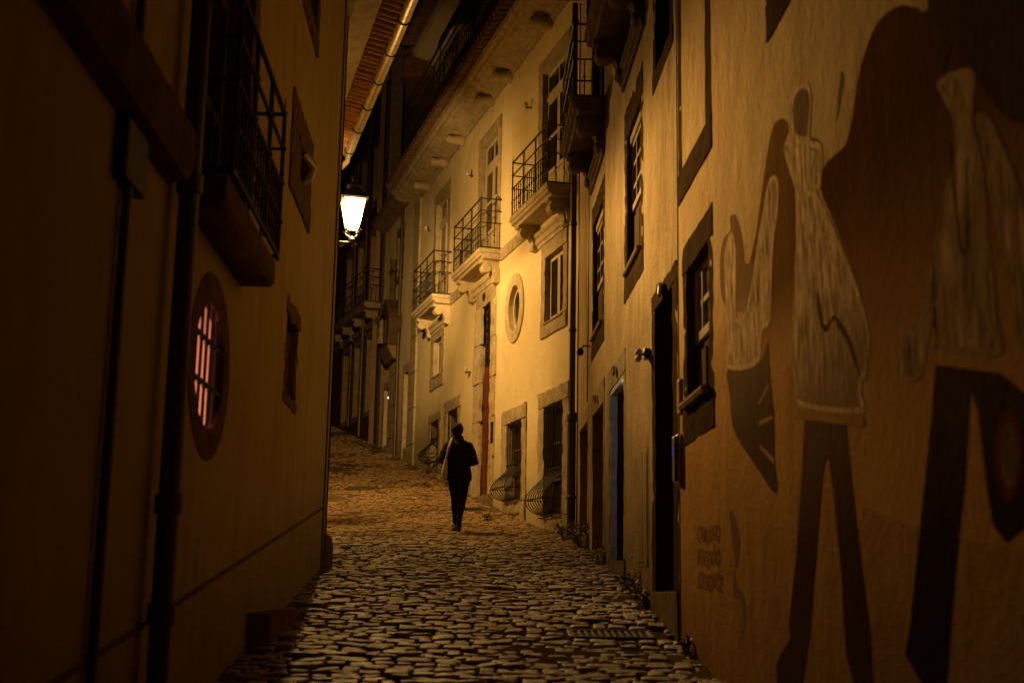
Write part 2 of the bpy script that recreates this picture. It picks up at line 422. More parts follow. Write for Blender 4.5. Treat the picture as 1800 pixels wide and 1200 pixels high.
def barred_window(house, out, inn, zb, bulge, nbars, label, seed):
    w = stone_frame(house, 'window', out, inn, 'stone', .03, .26, .016, label, seed=seed)
    a0, a1, b0, b1 = inn
    sash(w, (a0 + .01, a1 - .01, b0 + .01, b1 - .01), -.13, 2, 3, .05, 'shutter')
    belly_grille(w, a0 + .01, a1 - .01, b0 + .02, b1 - .01, zb, bulge, nbars)
    return w

def scroll_corbel(parent, x, w, z, depth, m='stone_light'):
    """console under a balcony: S profile with a volute roll at the tip and a smaller one at the foot"""
    d = depth
    prof = [(-.02, z), (d * .95, z), (d * .97, z - .05), (d * .80, z - .07), (d * .78, z - .19), (d * .55, z - .24), (d * .40, z - .20), (d * .30, z - .27), (d * .22, z - .40), (d * .10, z - .44), (-.02, z - .44)]
    mb = MB().prism_x(prof, x - w / 2, x + w / 2)
    mb.lathe([(.02, -w * .56), (.045, -w * .6), (.088, -w * .57), (.098, -w * .4), (.092, 0), (.098, w * .4), (.088, w * .57), (.045, w * .6), (.02, w * .56)], (x, d * .66, z - .155), 18, 'x')
    mb.lathe([(.02, -w * .53), (.05, -w * .55), (.058, -w * .4), (.058, w * .4), (.05, w * .55), (.02, w * .53)], (x, d * .17, z - .38), 14, 'x')
    return mb.build('corbel', m, parent, True, .004, angle=35)

def railing(parent, x0, x1, z, depth, spacing=.125, m='iron'):
    mb = MB(); y1 = depth - .035; xa, xb = x0 + .04, x1 - .04
    H = (1.0, .76, .52)
    def run(p, q):
        for h, r in zip(H, (.017, .013, .013)):
            mb.tube([(p[0], p[1], z + h), (q[0], q[1], z + h)], r, 8, sq=.8)
        mb.tube([(p[0], p[1], z + .03), (q[0], q[1], z + .03)], .014, 8)
        ln = math.hypot(q[0] - p[0], q[1] - p[1]); n = max(1, int(ln / spacing))
        for i in range(1, n):
            t = i / n; x = p[0] + (q[0] - p[0]) * t; y = p[1] + (q[1] - p[1]) * t
            mb.lathe([(.008, 0), (.008, .10), (.017, .115), (.008, .13), (.008, .22), (.021, .25), (.008, .28), (.008, .40), (.016, .415), (.008, .43), (.008, .49)], (x, y, z + .03), 7)
    def post(x, y, top=1.0, spike=0):
        mb.lathe([(.014, 0), (.014, .24), (.026, .26), (.014, .28), (.014, .50), (.026, .52), (.014, .54), (.014, .74), (.026, .76), (.014, .78), (.014, top)] + ([(.022, top + .01), (.006, top + .03), (.003, top + spike)] if spike else []), (x, y, z), 8)
    run((xa, y1), (xb, y1)); run((xa, y1), (xa, .0)); run((xb, y1), (xb, .0))
    post(xa, y1, 1.0, .12); post(xb, y1, 1.0, .12)
    for i in (1, 2): post(xa + (xb - xa) * i / 3, y1)
    return mb.build('railing', m, parent, True)

def balcony(house, x0, x1, z, depth, label=None, m='stone_light', corb=(.22, .22), spacing=.125):
    """z = floor level of the slab"""
    d = depth
    prof = [(-.1, z - .2), (d - .10, z - .2), (d - .08, z - .16), (d - .03, z - .145), (d - .03, z - .10), (d, z - .085), (d, z), (-.1, z)]
    mb = MB().prism_x(prof, x0, x1, .3)
    # mouldings returning along the two ends
    for xe, sgn in ((x0, -1), (x1, 1)):
        mb.box(min(xe, xe + sgn * .03), max(xe, xe + sgn * .03), .0, d - .002, z - .087, z - .003)
    slab = mb.build('balcony', m, house, True, .006, label=label, angle=30)
    for x in (x0 + corb[0], x1 - corb[1]): scroll_corbel(slab, x, .19, z - .2, d - .06, m)
    railing(slab, x0, x1, z, depth, spacing)
    return slab

def french_window(house, out, inn, m='stone', label=None, transom=None, seed=0):
    w = stone_frame(house, 'french_window', out, inn, m, .03, .26, .006, label, sill=False, seed=seed)
    a0, a1, b0, b1 = inn; zt = transom or (b1 - .55)
    sash(w, (a0 + .01, a1 - .01, zt + .03, b1 - .01), -.07, 2, 1, .055, name='transom_light')
    MB().box(a0 + .005, a1 - .005, -.13, -.05, zt - .04, zt + .028).build('transom_bar', 'whitewood', w, bevel=.008)
    xm = (a0 + a1) / 2
    for u, v in ((a0 + .01, xm - .004), (xm + .004, a1 - .01)):
        sash(w, (u, v, b0 + .62, zt - .042), -.07, 1, 2, .065, name='casement')
        mb = MB(); mb.box(u, v, -.115, -.07, b0, b0 + .615); mb.box(u + .07, v - .07, -.071, -.055, b0 + .1, b0 + .53)
        mb.build('door_panel', 'whitewood', w, bevel=.01)
    return w

# =================================================================== RIGHT ROW
# ---- ochre house carrying the mural
mural_house = thing('mural_house', 'ochre plastered house on the right with big painted figures across its wall', 'house', NR.w(0, 0, 0), NR.rz)
S_SPLIT = 9.84
wall(mural_house, NR, -5.0, S_SPLIT, 9.6, 'mural', [(8.50, 9.52, 1.24, 2.46), (5.4, 6.6, 3.1, 4.9)])
w = stone_frame(mural_house, 'window', (8.39, 9.62, 1.06, 2.59), (8.57, 9.47, 1.31, 2.37), 'stone_near', .006, .30, .006, 'sash window in rough brown stone beside the mural', seed=5)
sash(w, (8.58, 9.46, 1.80, 2.36), -.06, 3, 2, .055)
mb = MB(); mb.box(8.58, 9.46, -.12, -.085, 1.32, 1.80)
for x in (8.68, 9.08): mb.box(x, x + .30, -.086, -.072, 1.39, 1.73)
mb.build('shutter', 'shutter', w, bevel=.006)
MB().prism_x([(-.3, 1.33), (.05, 1.305), (.065, 1.335), (.06, 1.36), (-.3, 1.375)], 8.55, 9.50).build('sill', 'sill', w, bevel=.006)
w = stone_frame(mural_house, 'window', (5.25, 6.72, 3.0, 5.1), (5.48, 6.5, 3.22, 4.86), 'stone_near', .006, .3, .006, 'upper window above the mural, only its dark stone foot showing', seed=8)
sash(w, (5.49, 6.49, 3.23, 4.85), -.06, 2, 3)
# blind window: a stone surround filled with plaster
stone_frame(mural_house, 'blind_window', (8.37, 9.78, 2.98, 5.3), (8.59, 9.62, 3.22, 5.05), 'stone_near', .006, .05, .004, 'blocked window, only its dark stone surround left', seed=9)
MB().box(-5.0, S_SPLIT, -.3, .35, 9.6, 9.75).build('eave', 'stone_near', mural_house)

# ---- weathered house with the four doors
plain_house = thing('door_row_house', 'weathered plaster house on the right with four street doors and two scrolled balconies', 'house', NR.w(0, 0, 0), NR.rz)
S_END = 19.50
wall(plain_house, NR, S_SPLIT, S_END, 9.4, 'plain',
     [(10.08, 11.18, -.35, 2.47), (10.15, 11.05, 4.62, 6.2), (12.0, 13.24, 3.15, 4.86), (15.64, 17.0, 3.18, 4.94),
      (13.40, 14.92, .16, 2.31), (15.50, 16.98, .36, 2.30), (17.55, 18.92, .63, 2.32), (11.95, 13.25, 6.12, 8.6), (15.7, 17.05, 6.12, 8.6)])
MB().box(S_SPLIT - .012, S_SPLIT + .014, -.3, .004, -1.0, 9.4).build('corner_strip', 'stone_near', plain_house)

def doorway(house, out, inn, leaf, depth, label, seed, m='stone_near', thr=.5, leaf_label=None, jamb=None):
    d = stone_frame(house, 'doorway', out, inn, m, .008, depth, .007, label, sill=False, seed=seed)
    a0, a1, b0, b1 = inn
    mb = MB(); mb.rough(out[0], out[1], -depth, .02, b0 - thr, b0, .11, .010, seed + 40); mb.build('threshold', 'plinth', d, True, angle=40)
    mb = MB(); mb.box(a0 - .02, a1 + .02, -depth - .05, -depth - .005, b0, b1 + .01)
    k = 2
    for i in range(k):
        x = a0 + (a1 - a0) * i / k; ww = (a1 - a0) / k
        for z0, z1 in ((.12, .75), (.88, 1.75)): mb.box(x + .08, x + ww - .08, -depth - .006, -depth + .012, b0 + z0, min(b1 - .06, b0 + z1))
    mb.box((a0 + a1) / 2 - .012, (a0 + a1) / 2 + .012, -depth - .006, -depth + .006, b0, b1)
    lf = mb.build('door_leaf', leaf, d, bevel=.008, label=leaf_label)
    MB().lathe([(.006, 0), (.006, .03), (.02, .035), (.024, .05), (.016, .062)], ((a0 + a1) / 2 + .07, -depth + .005, b0 + 1.0), 10, 'y').build('door_knob', 'iron', d, True)
    return d
d1 = doorway(plain_house, (9.90, 11.33, -.30, 2.58), (10.14, 11.12, -.02, 2.43), 'darkwood', .42, 'tall black doorway nearest the mural', 21)
d2 = doorway(plain_house, (13.30, 15.10, .28, 2.50), (13.45, 14.85, .29, 2.26), 'darkwood', .55, 'doorway with cold bluish light on its reveal', 22, 'stone')
d3 = doorway(plain_house, (15.40, 17.24, .47, 2.52), (15.56, 16.92, .48, 2.24), 'darkwood', .45, 'third doorway from the mural, under a plain lintel', 23, 'stone')
d4 = doorway(plain_house, (17.42, 19.02, .71, 2.48), (17.62, 18.86, .72, 2.27), 'brick', .30, 'shabby doorway beside the downpipe', 24, 'stone')
# blue-lit doorway: jamb lining and a small cold lamp inside the recess
mb = MB(); mb.rough(14.80, 14.856, -.085, -.006, .29, 2.26, .11, .006, 3); mb.rough(13.45, 14.80, -.085, -.006, 2.20, 2.262, .11, .006, 4)
mb.build('door_lining', 'bluewood', d2, True)
mb = MB(); mb.box(14.79, 14.858, -.56, -.088, .29, 2.26); mb.box(13.45, 14.79, -.56, -.088, 2.21, 2.262); mb.build('dark_reveal', 'darkwood', d2)
mb = MB(); mb.lathe([(.0, 0), (.05, .005), (.06, .03), (.04, .05), (0, .055)], (13.60, -.16, 2.10), 12); mb.build('recess_lamp', 'bluelamp', d2, True)

def oval_plate(house, x, z, rx, rz):
    mb = MB(); mb.lathe([(.0, .0), (1., 0), (1., .02), (.86, .028), (.80, .018), (.0, .02)], (0, 0, 0), 26, 'y')
    mb.v = [(x + a * rx, .026 + b, z + c * rz) for a, b, c in mb.v]
    return mb.build('house_number_plate', 'plate', house, True)
oval_plate(plain_house, 10.62, 2.50, .10, .062); oval_plate(plain_house, 14.1, 2.385, .085, .06); oval_plate(plain_house, 16.25, 2.38, .085, .06)

w = stone_frame(plain_house, 'window', (10.0, 11.2, 4.47, 6.4), (10.16, 11.04, 4.64, 6.2), 'stone_near', .006, .3, .006, 'dark upper window above the tall black doorway', seed=31)
sash(w, (10.17, 11.03, 4.65, 6.19), -.2, 2, 3, m='shutter')
for out, inn, sb, lab, sd in (((11.86, 13.40, 2.98, 5.10), (12.06, 13.18, 3.25, 4.78), 3.93, 'tall window with white upper sash, nearer one over the doors', 32),
                              ((15.47, 17.12, 3.0, 5.14), (15.70, 16.95, 3.27, 4.86), 3.93, 'tall window with white upper sash, farther one near the downpipe', 33)):
    w = stone_frame(plain_house, 'window', out, inn, 'stone_near', .006, .30, .007, lab, seed=sd)
    a0, a1, b0, b1 = inn
    sash(w, (a0 + .01, a1 - .01, sb, b1 - .10), -.05, 3, 3, .05)
    MB().box(a0 + .005, a1 - .005, -.12, -.03, b1 - .10, b1 - .005).build('head_rail', 'whitewood', w, bevel=.015)
    mb = MB(); mb.box(a0 + .01, a1 - .01, -.11, -.075, b0 + .01, sb)
    for i in (0, 1):
        x = a0 + .05 + (a1 - a0 - .06) * i / 2; mb.box(x, x + (a1 - a0) / 2 - .08, -.076, -.062, b0 + .08, sb - .07)
    mb.build('shutter', 'shutter', w, bevel=.006)
    MB().prism_x([(-.3, b0 + .01), (.035, b0 - .02), (.05, b0 + .0), (.05, b0 + .022), (-.3, b0 + .045)], a0 - .02, a1 + .02).build('sill', 'sill', w, bevel=.006)

for (x0, x1, lab) in ((11.62, 13.55, 'nearer stone balcony on big scrolled corbels, above the weathered wall'), (15.40, 17.35, 'stone balcony on scrolled corbels next to the downpipe')):
    balcony(plain_house, x0, x1, 6.12, .44, lab, 'stone_dark', (.25, .25))
    mb = MB()
    mb.prism_x([(0, 5.40), (.03, 5.40), (.035, 5.46), (.06, 5.48), (.06, 5.53), (.085, 5.55), (.085, 5.60), (0, 5.62)], x0 + .1, x1 - .1)
    mb.build('moulding', 'stone_dark', plain_house, bevel=.004)
    french_window(plain_house, (x0 + .22, x1 - .22, 6.12, 8.75), (x0 + .42, x1 - .42, 6.13, 8.5), 'stone_near', seed=34)
# utility hatch in the plaster
mb = MB(); mb.box(11.60, 12.27, .0, .004, .20, 1.27); mb.box(11.64, 12.23, .003, .008, .24, 1.23); mb.box(11.6, 11.66, .0, .014, .20, .26)
mb.build('utility_hatch', 'plain', plain_house, bevel=.004)
MB().tube([(11.93, .006, .23), (11.93, .006, 1.24)], .005, 6).build('hatch_seam', 'stone_near', plain_house)
MB().box(S_SPLIT, S_END, -.3, .35, 9.4, 9.55).build('eave', 'stone_near', plain_house)

# downpipe at the joint of the two houses
dp = MB()
dp.tube([(19.40, .085, 2.60), (19.40, .085, 9.3)], .048, 14)
for z in (3.9, 5.6, 7.3, 9.0): dp.lathe([(.05, -.03), (.06, -.025), (.06, .025), (.05, .03)], (19.40, .085, z), 14)
dp.build('downpipe', 'pipe', plain_house, True)
dp = MB(); dp.tube([(19.40, .085, .3), (19.40, .085, 2.56)], .066, 14); dp.lathe([(.066, 0), (.082, .01), (.082, .12), (.068, .14)], (19.40, .085, 2.48), 14)
dp.lathe([(.066, 0), (.076, .01), (.076, .05), (.066, .06)], (19.40, .085, 1.3), 14)
dp.build('downpipe_foot', 'pipe', plain_house, True)
dp = MB(); dp.tube([(19.18, .02, .9), (19.18, .02, 3), (19.17, .02, 6), (19.18, .02, 9.2)], .011, 6); dp.build('wall_cable', 'blackplastic', plain_house, True)
dp = MB(); dp.tube([(17.3 + .12, .03, 2.5), (17.36, .03, 4), (17.32, .03, 6.0)], .009, 6); dp.build('wall_cable', 'pipe', plain_house, True)

# ---- yellow house
yellow = thing('yellow_house', 'lamp-lit yellow house with three stone balconies, an oval window and a red door', 'house', FR.w(0, 0, 0), FR.rz)
WB = .05
wall(yellow, FR, 0.0, 12.9, 9.80, 'yellow',
     [(.50, 1.80, .98, 3.08), (2.78, 4.06, 1.36, 3.03), (5.05, 6.02, 1.55, 5.60), (3.13, 3.93, 4.57, 5.43), (.60, 1.74, 4.25, 5.60),
      (.58, 1.98, 6.36, 9.0), (4.82, 6.24, 6.36, 9.03), (9.08, 10.46, 6.36, 9.05), (9.40, 10.40, 4.62, 5.65), (7.64, 8.85, 2.2, 3.85), (9.44, 10.5, 2.55, 3.76)])
barred_window(yellow, (.34, 1.97, .45, 3.19), (.62, 1.62, 1.10, 2.93), 1.84, .33, 8, 'taller pot-bellied barred window beside the downpipe', 41)
barred_window(yellow, (2.65, 4.24, .9, 3.16), (2.92, 3.90, 1.46, 2.90), 2.10, .31, 7, 'pot-bellied barred window next to the red door', 43)
barred_window(yellow, (7.50, 9.04, 1.6, 3.98), (7.74, 8.72, 2.30, 3.72), 2.95, .31, 7, 'barred window just left of the red door, behind the walker', 45)
barred_window(yellow, (9.36, 10.64, 2.05, 3.87), (9.54, 10.42, 2.68, 3.68), 3.25, .30, 7, 'farthest and smallest pot-bellied barred window', 47)
# red door with iron fanlight
d = stone_frame(yellow, 'doorway', (4.86, 6.36, 1.60, 5.86), (5.14, 5.92, 1.70, 5.48), 'stone', .035, .30, .014, 'tall stone doorway with a red door and iron fanlight', sill=False, seed=51)
for i in range(5):
    mb = MB(); m2 = MB()
    z0 = 1.62 + i * .78; off = .05 if i % 2 else -.02
    mb.rough(5.86 + off, 6.36 + abs(off), -.02, .045 + .006 * (i % 2), z0, z0 + .765, .10, .012, 60 + i)
    m2.rough(4.80 - max(0, off), 5.13 - abs(off) * .3, -.02, .034, z0, z0 + .765, .10, .012, 70 + i)
    mb.build('quoin', 'stone_light', d, True, angle=40); m2.build('quoin', 'stone_light', d, True, angle=40)
mb = MB(); mb.box(5.13, 5.93, -.10, -.05, 1.70, 4.16)
for a in (5.18, 5.55):
    for z0, z1 in ((1.85, 2.5), (2.65, 3.3), (3.45, 4.05)): mb.box(a, a + .31, -.052, -.038, z0, z1)
mb.box(5.13, 5.93, -.15, -.07, 4.16, 4.26)
mb.build('door_leaf', 'redwood', d, bevel=.01, label='red painted panelled door')
mb = MB()
for i in range(7):
    x = 5.19 + i * .115; mb.tube([(x, -.08, 4.27), (x, -.08, 5.47)], .011, 6)
for z in (4.32, 4.62, 4.92, 5.22, 5.44): mb.tube([(5.14, -.08, z), (5.92, -.08, z)], .010, 6)
for ix in range(3):
    for iz in range(4):
        cx, cz = 5.27 + ix * .26, 4.47 + iz * .3
        mb.tube([(cx + (.03 + .07 * t / 18) * math.cos(t * .7 + iz), -.07, cz + (.03 + .10 * t / 18) * math.sin(t * .7 + iz)) for t in range(19)], .010, 5)
mb.build('fanlight_grille', 'iron', d, True)
MB().box(5.13, 5.93, -.15, -.135, 4.26, 5.50).build('glass_pane', 'glass', d)
mb = MB(); mb.rough(4.82, 6.40, -.3, .12, 1.2, 1.70, .11, .012, 81); mb.build('threshold', 'plinth', d, True, angle=40)
mb = MB(); mb.lathe([(0, 0), (.085, 0), (.09, .012), (.07, .018), (0, .016)], (5.66, .036, 5.67), 20, 'y'); mb.build('house_number_plate', 'blackplastic', d, True)
# moulded hood over the door and over the two other bays, carried by the balconies
for x0, x1 in ((.34, 2.10), (4.62, 6.62), (8.92, 10.80)):
    mb = MB()
    mb.prism_x([(0, 5.74), (.035, 5.74), (.04, 5.80), (.07, 5.82), (.075, 5.90), (.11, 5.93), (.11, 5.99), (0, 6.02)], x0, x1, .3)
    mb.build('moulding', 'stone_light', yellow, bevel=.004)
# oval window
mb = MB(); mb.ring(3.53, 5.0, (.60, .64), (.37, .425), -.22, .03, 56, .004); ov = mb.build('oval_window', 'stone_light', yellow, True, .008, 'oval window with a broad stone ring', 40)
mb = MB(); mb.ring(3.53, 5.0, (.375, .43), (.315, .37), -.12, -.07, 48); mb.ring(3.53, 5.0, (.31, .365), (.275, .33), -.10, -.06, 48)
mb.build('sash', 'whitewood', ov, True, angle=40)
mb = MB(); mb.lathe([(0, 0), (1, 0), (1, .008), (0, .008)], (0, 0, 0), 40, 'y'); mb.v = [(3.53 + a * .37, -.105 + b, 5.0 + c * .42) for a, b, c in mb.v]; mb.build('glass_pane', 'glass', ov)
# small casements
w = stone_frame(yellow, 'window', (.48, 1.88, 4.11, 5.73), (.68, 1.66, 4.34, 5.48), 'stone', .03, .24, .010, 'white casement window under the nearest yellow-house balcony', seed=91)
sash(w, (.69, 1.17, 4.37, 5.47), -.07, 1, 1, .065, name='casement'); sash(w, (1.175, 1.65, 4.37, 5.47), -.07, 1, 1, .065, name='casement')
MB().prism_x([(-.2, 4.335), (.05, 4.315), (.06, 4.345), (-.2, 4.372)], .66, 1.68).build('sill', 'sill', w, bevel=.004)
w = stone_frame(yellow, 'window', (9.22, 10.62, 4.44, 5.74), (9.48, 10.30, 4.72, 5.58), 'stone', .03, .24, .010, 'small white casement under the farthest balcony', seed=93)
sash(w, (9.49, 9.885, 4.74, 5.57), -.07, 1, 1, .06, name='casement'); sash(w, (9.89, 10.29, 4.74, 5.57), -.07, 1, 1, .06, name='casement')
MB().prism_x([(-.2, 4.715), (.05, 4.695), (.06, 4.72), (-.2, 4.742)], 9.46, 10.32).build('sill', 'sill', w, bevel=.004)
# french windows and balconies
french_window(yellow, (.40, 2.16, 6.37, 9.15), (.64, 1.92, 6.38, 8.90), 'stone', 'tall french window of the nearest balcony', 8.42, 101)
french_window(yellow, (4.66, 6.40, 6.37, 9.17), (4.88, 6.18, 6.38, 8.94), 'stone', 'tall french window over the red door', 8.42, 103)
french_window(yellow, (8.92, 10.62, 6.37, 9.19), (9.14, 10.40, 6.38, 8.95), 'stone', 'tall french window of the farthest balcony', 8.42, 105)
balcony(yellow, .28, 2.42, 6.37, .45, 'nearest iron-railed stone balcony of the yellow house')
balcony(yellow, 4.55, 6.82, 6.37, .45, 'iron-railed stone balcony above the red door')
balcony(yellow, 8.72, 10.92, 6.37, .45, 'farthest iron-railed stone balcony, partly in shadow')
# string course between the balconies, corner pilaster
for x0, x1 in ((2.43, 4.54), (6.83, 8.71), (10.93, 12.25)):
    mb = MB(); mb.rough(x0, x1, -.05, .03, 6.13, 6.365, .14, .006, int(x0 * 10)); mb.build('string_course', 'stone', yellow, True, angle=40)
mb = MB()
for i in range(9): mb.rough(12.28, 12.98, -.2, .05, 1.6 + i * .9, 2.49 + i * .9, .15, .008, 110 + i)
mb.build('pilaster', 'stone', yellow, True, angle=40)
# main cornice, built of blocks, with carved spouts
mb = MB(); x = -.05; i = 0
while x < 13.25:
    wd = .95 + .35 * random.random(); x1 = min(13.3, x + wd); dz = random.uniform(-.006, .006)
    prof = [(-.1, 9.66), (.03, 9.66), (.035, 9.71), (.07, 9.73), (.08, 9.78), (.12, 9.80), (.44, 9.84 + dz), (.46, 9.88), (.52, 9.90), (.54, 9.97), (.60, 10.0), (.62, 10.10), (-.1, 10.12)]
    b = MB().prism_x(prof, x + .004, x1 - .004, .16); rn = random.Random(i)
    b.v = [(p[0], p[1] + (mnoise.noise(Vector(p) * 5) * .014), p[2] + mnoise.noise(Vector(p) * 5 + Vector((9, 0, 0))) * .016) for p in b.v]
    mb.add(b.v, b.f); x = x1; i += 1
mb.build('cornice', 'stone', yellow, True, angle=38)
for x in (1.49, 4.02, 5.36, 7.84, 9.45, 11.35):
    mb = MB(); mb.lathe([(.02, .40), (.035, .41), (.045, .385), (.075, .40), (.095, .37), (.10, .32), (.085, .27), (.10, .22), (.115, .12), (.125, .02)], (x, 0, 9.68), 16, 'y')
    mb.build('carved_spout', 'stone', yellow, True)
mb = MB()
for i in range(60):
    x = .05 + i * .221; mb.tube([(x, .80, 10.16), (x, .2, 10.30)], .085, 8)
mb.build('roof_edge_tiles', 'tile_dark', yellow, True)
# top storey, set just behind the cornice, and its own eave
mb = MB(); mb.box(2.0, 11.45, -.5, -.06, 10.1, 13.35); mb.build('upper_wall', 'white', yellow)
for x0 in (3.2, 6.0, 8.9):
    w = stone_frame(yellow, 'upper_window', (x0, x0 + 1.5, 10.4, 12.75), (x0 + .2, x0 + 1.3, 10.5, 12.5), 'stone_dark', -.03, .1, .006, seed=int(x0 * 7))
    sash(w, (x0 + .2, x0 + 1.3, 10.5, 12.5), -.08, 2, 3, .05, thick=.02)
mb = MB(); mb.prism_x([(-.1, 13.0), (0., 13.02), (.06, 13.12), (.42, 13.2), (.48, 13.32), (.48, 13.4), (-.1, 13.42)], 1.6, 11.7, .5); mb.build('upper_cornice', 'white', yellow)
mb = MB()
for i in range(46):
    x = 1.6 + i * .221; mb.tube([(x, .80, 13.46), (x, -.2, 13.62)], .085, 8)
mb.build('upper_roof_tiles', 'tile_dark', yellow, True)
ub = MB().prism_x([(-.1, 10.9), (.5, 10.9), (.55, 11.02), (-.1, 11.02)], 2.0, 11.4).build('upper_balcony', 'darkwood', yellow)
railing(ub, 2.0, 11.4, 11.02, .55, .16)
# a sagging dark awning under the top eave
mb = MB(); prof = [(x, z) for x, z in ((0, 12.35), (.25, 12.3), (.5, 12.15), (.68, 11.9), (.75, 11.6))]
for a, b in zip(prof, prof[1:]): mb.add([(2.2, a[0], a[1]), (7.6, a[0], a[1]), (7.6, b[0], b[1]), (2.2, b[0], b[1])], [(0, 1, 2, 3)])
mb.build('awning', 'blackplastic', yellow, True)

# ---- pale house with the shrine
pale = thing('pale_house', 'narrow pale house in half shadow beyond the yellow one, a shrine on its wall', 'house', FR.w(0, 0, 0), FR.rz)
wall(pale, FR, 12.99, 17.05, 10.2, 'pale', [(14.48, 15.32, 8.22, 9.44), (13.2, 13.78, 3.4, 5.4), (15.85, 16.6, 3.75, 5.35)])
w = stone_frame(pale, 'window', (14.36, 15.44, 8.05, 9.62), (14.52, 15.28, 8.26, 9.40), 'stone_dark', .03, .22, .006, 'upper window of the pale house', seed=121)
sash(w, (14.53, 15.27, 8.27, 9.39), -.14, 2, 3)
w = stone_frame(pale, 'doorway', (13.06, 13.92, 3.0, 5.6), (13.22, 13.76, 3.1, 5.36), 'stone', .03, .22, .006, 'narrow doorway of the pale house by the yellow house', sill=True, seed=123)
MB().box(13.2, 13.78, -.20, -.16, 3.1, 5.38).build('door_leaf', 'plate', w, bevel=.01)
mb = MB()
for i in range(4): mb.rough(14.62, 15.84, -.1, .05, 3.0 + i * .85, 3.84 + i * .85, .14, .01, 130 + i)
mb.build('stone_pier', 'stone', pale, True, angle=40)
w = stone_frame(pale, 'doorway', (15.80, 16.66, 3.6, 5.5), (15.93, 16.53, 3.7, 5.32), 'stone', .03, .22, .006, 'small doorway under a lit bell button', sill=True, seed=127)
MB().box(15.92, 16.54, -.20, -.16, 3.7, 5.33).build('door_leaf', 'plate', w, bevel=.01)
mb = MB(); mb.lathe([(0, 0), (.02, 0), (.022, .01), (0, .014)], (15.76, .05, 5.0), 10, 'y'); mb.build('bell_button', 'whiteled', pale, True)
mb = MB(); mb.tube([(14.5, .07, 2.9), (14.5, .07, 10)], .045, 10); mb.build('downpipe', 'pipe', pale, True)
mb = MB(); mb.prism_x([(-.1, 10.0), (.05, 10.02), (.4, 10.2), (.45, 10.34), (-.1, 10.36)], 12.99, 17.3, .4); mb.build('cornice', 'stone_dark', pale)

# ---- dark house at the top of the street
dark = thing('dark_house', 'dark tall house closing the view at the top of the street', 'house', DK.w(0, 0, 0), DK.rz)
holes = []
DW = [(.95, 1.85), (2.55, 3.35), (4.0, 4.85)]
for a, b in DW: holes += [(a, b, 4.95, 7.2), (a, b, 8.15, 10.4), (a, b, 11.4, 13.2)]
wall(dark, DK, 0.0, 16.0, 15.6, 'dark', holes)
for a, b in DW:
    for z0, z1, nm in ((4.95, 7.2, 'tall_window'), (8.15, 10.4, 'french_window'), (11.4, 13.2, 'window')):
        w = stone_frame(dark, nm, (a - .14, b + .14, z0 - .14, z1 + .16), (a + .03, b - .03, z0 + .03, z1 - .03), 'stone_dark', .03, .2, .004, seed=int(a * 30 + z0))
        sash(w, (a + .03, b - .03, z0 + .03, z1 - .03), -.12, 2, 4, .05, 'shutter')
bl = MB().prism_x([(-.1, 7.86), (.42, 7.86), (.5, 7.95), (.5, 8.04), (-.1, 8.04)], .5, 5.3).build('balcony', 'stone_dark', dark)
railing(bl, .5, 5.3, 8.04, .5, .15)
for x in (.9, 2.3, 3.7, 5.0): scroll_corbel(bl, x, .16, 7.86, .42, 'stone_dark')
mb = MB(); mb.prism_x([(0, 7.45), (.06, 7.47), (.1, 7.6), (0, 7.62)], 0, 10); mb.build('string_course', 'stone_dark', dark)
mb = MB(); mb.tube([(2.2, .08, 4.3), (2.2, .08, 15)], .05, 10); mb.build('downpipe', 'pipe', dark, True)
mb = MB(); mb.prism_x([(-.3, 15.4), (.1, 15.42), (.5, 15.6), (.55, 15.75), (-.3, 15.8)], 0, 16, .5); mb.build('cornice', 'stone_dark', dark)
# corner return of the dark house towards the pale one
mb = MB(); mb.box(-.02, .30, -.3, .06, 3.4, 15.5); mb.build('corner_pilaster', 'stone_dark', dark)

backh = thing('background_house', 'dim tall gabled house rising behind the dark one against the night sky', 'house', (-2.6, 41.5, 0), R(75))
mb = MB(); mb.box(-5, 9, -.2, .2, 3, 15.0); mb.build('wall', 'far', backh)
mb = MB(); mb.prism_x([(-3.5, 14.9), (.5, 14.9), (.5, 15.1), (-3.5, 17.4)], -5.3, 9.3); mb.build('roof', 'tile', backh)
for i in range(4):
    w = stone_frame(backh, 'window', (-3.5 + i * 2.6, -2.3 + i * 2.6, 11.2, 13.4), (-3.35 + i * 2.6, -2.45 + i * 2.6, 11.35, 13.25), 'stone_dark', .24, .0, .004, seed=i)
    sash(w, (-3.35 + i * 2.6, -2.45 + i * 2.6, 11.35, 13.25), .235, 2, 3, .05, 'shutter', thick=.02)

# =================================================================== LEFT ROW
lefth = thing('left_house', 'shadowed ochre-green house filling the left, with a red-lit oval window', 'house', LW.w(0, 0, 0), LW.rz)
LC = (7.05, 1.21)
wall(lefth, LW, 0.0, 19.0, 9.6, 'left', [(6.61, 7.49, .865, 1.555), (3.08, 3.86, 1.50, 2.31), (3.22, 3.60, 3.42, 3.80), (2.9, 3.9, 5.1, 6.6), (6.35, 7.85, 2.10, 4.6)])
mb = MB(); mb.ring(LC[0], LC[1], (.63, .54), (.455, .355), -.06, .006, 56, .003); ow = mb.build('oval_window', 'stone_left', lefth, True, .008, 'oval barred window glowing red from inside', 40)
mb = MB()
for i in range(6):
    x = LC[0] - .38 + i * .15; h = .355 * math.sqrt(max(.05, 1 - ((x - LC[0]) / .455) ** 2)); mb.tube([(x, -.014, LC[1] - h), (x, -.014, LC[1] + h)], .0105, 6)
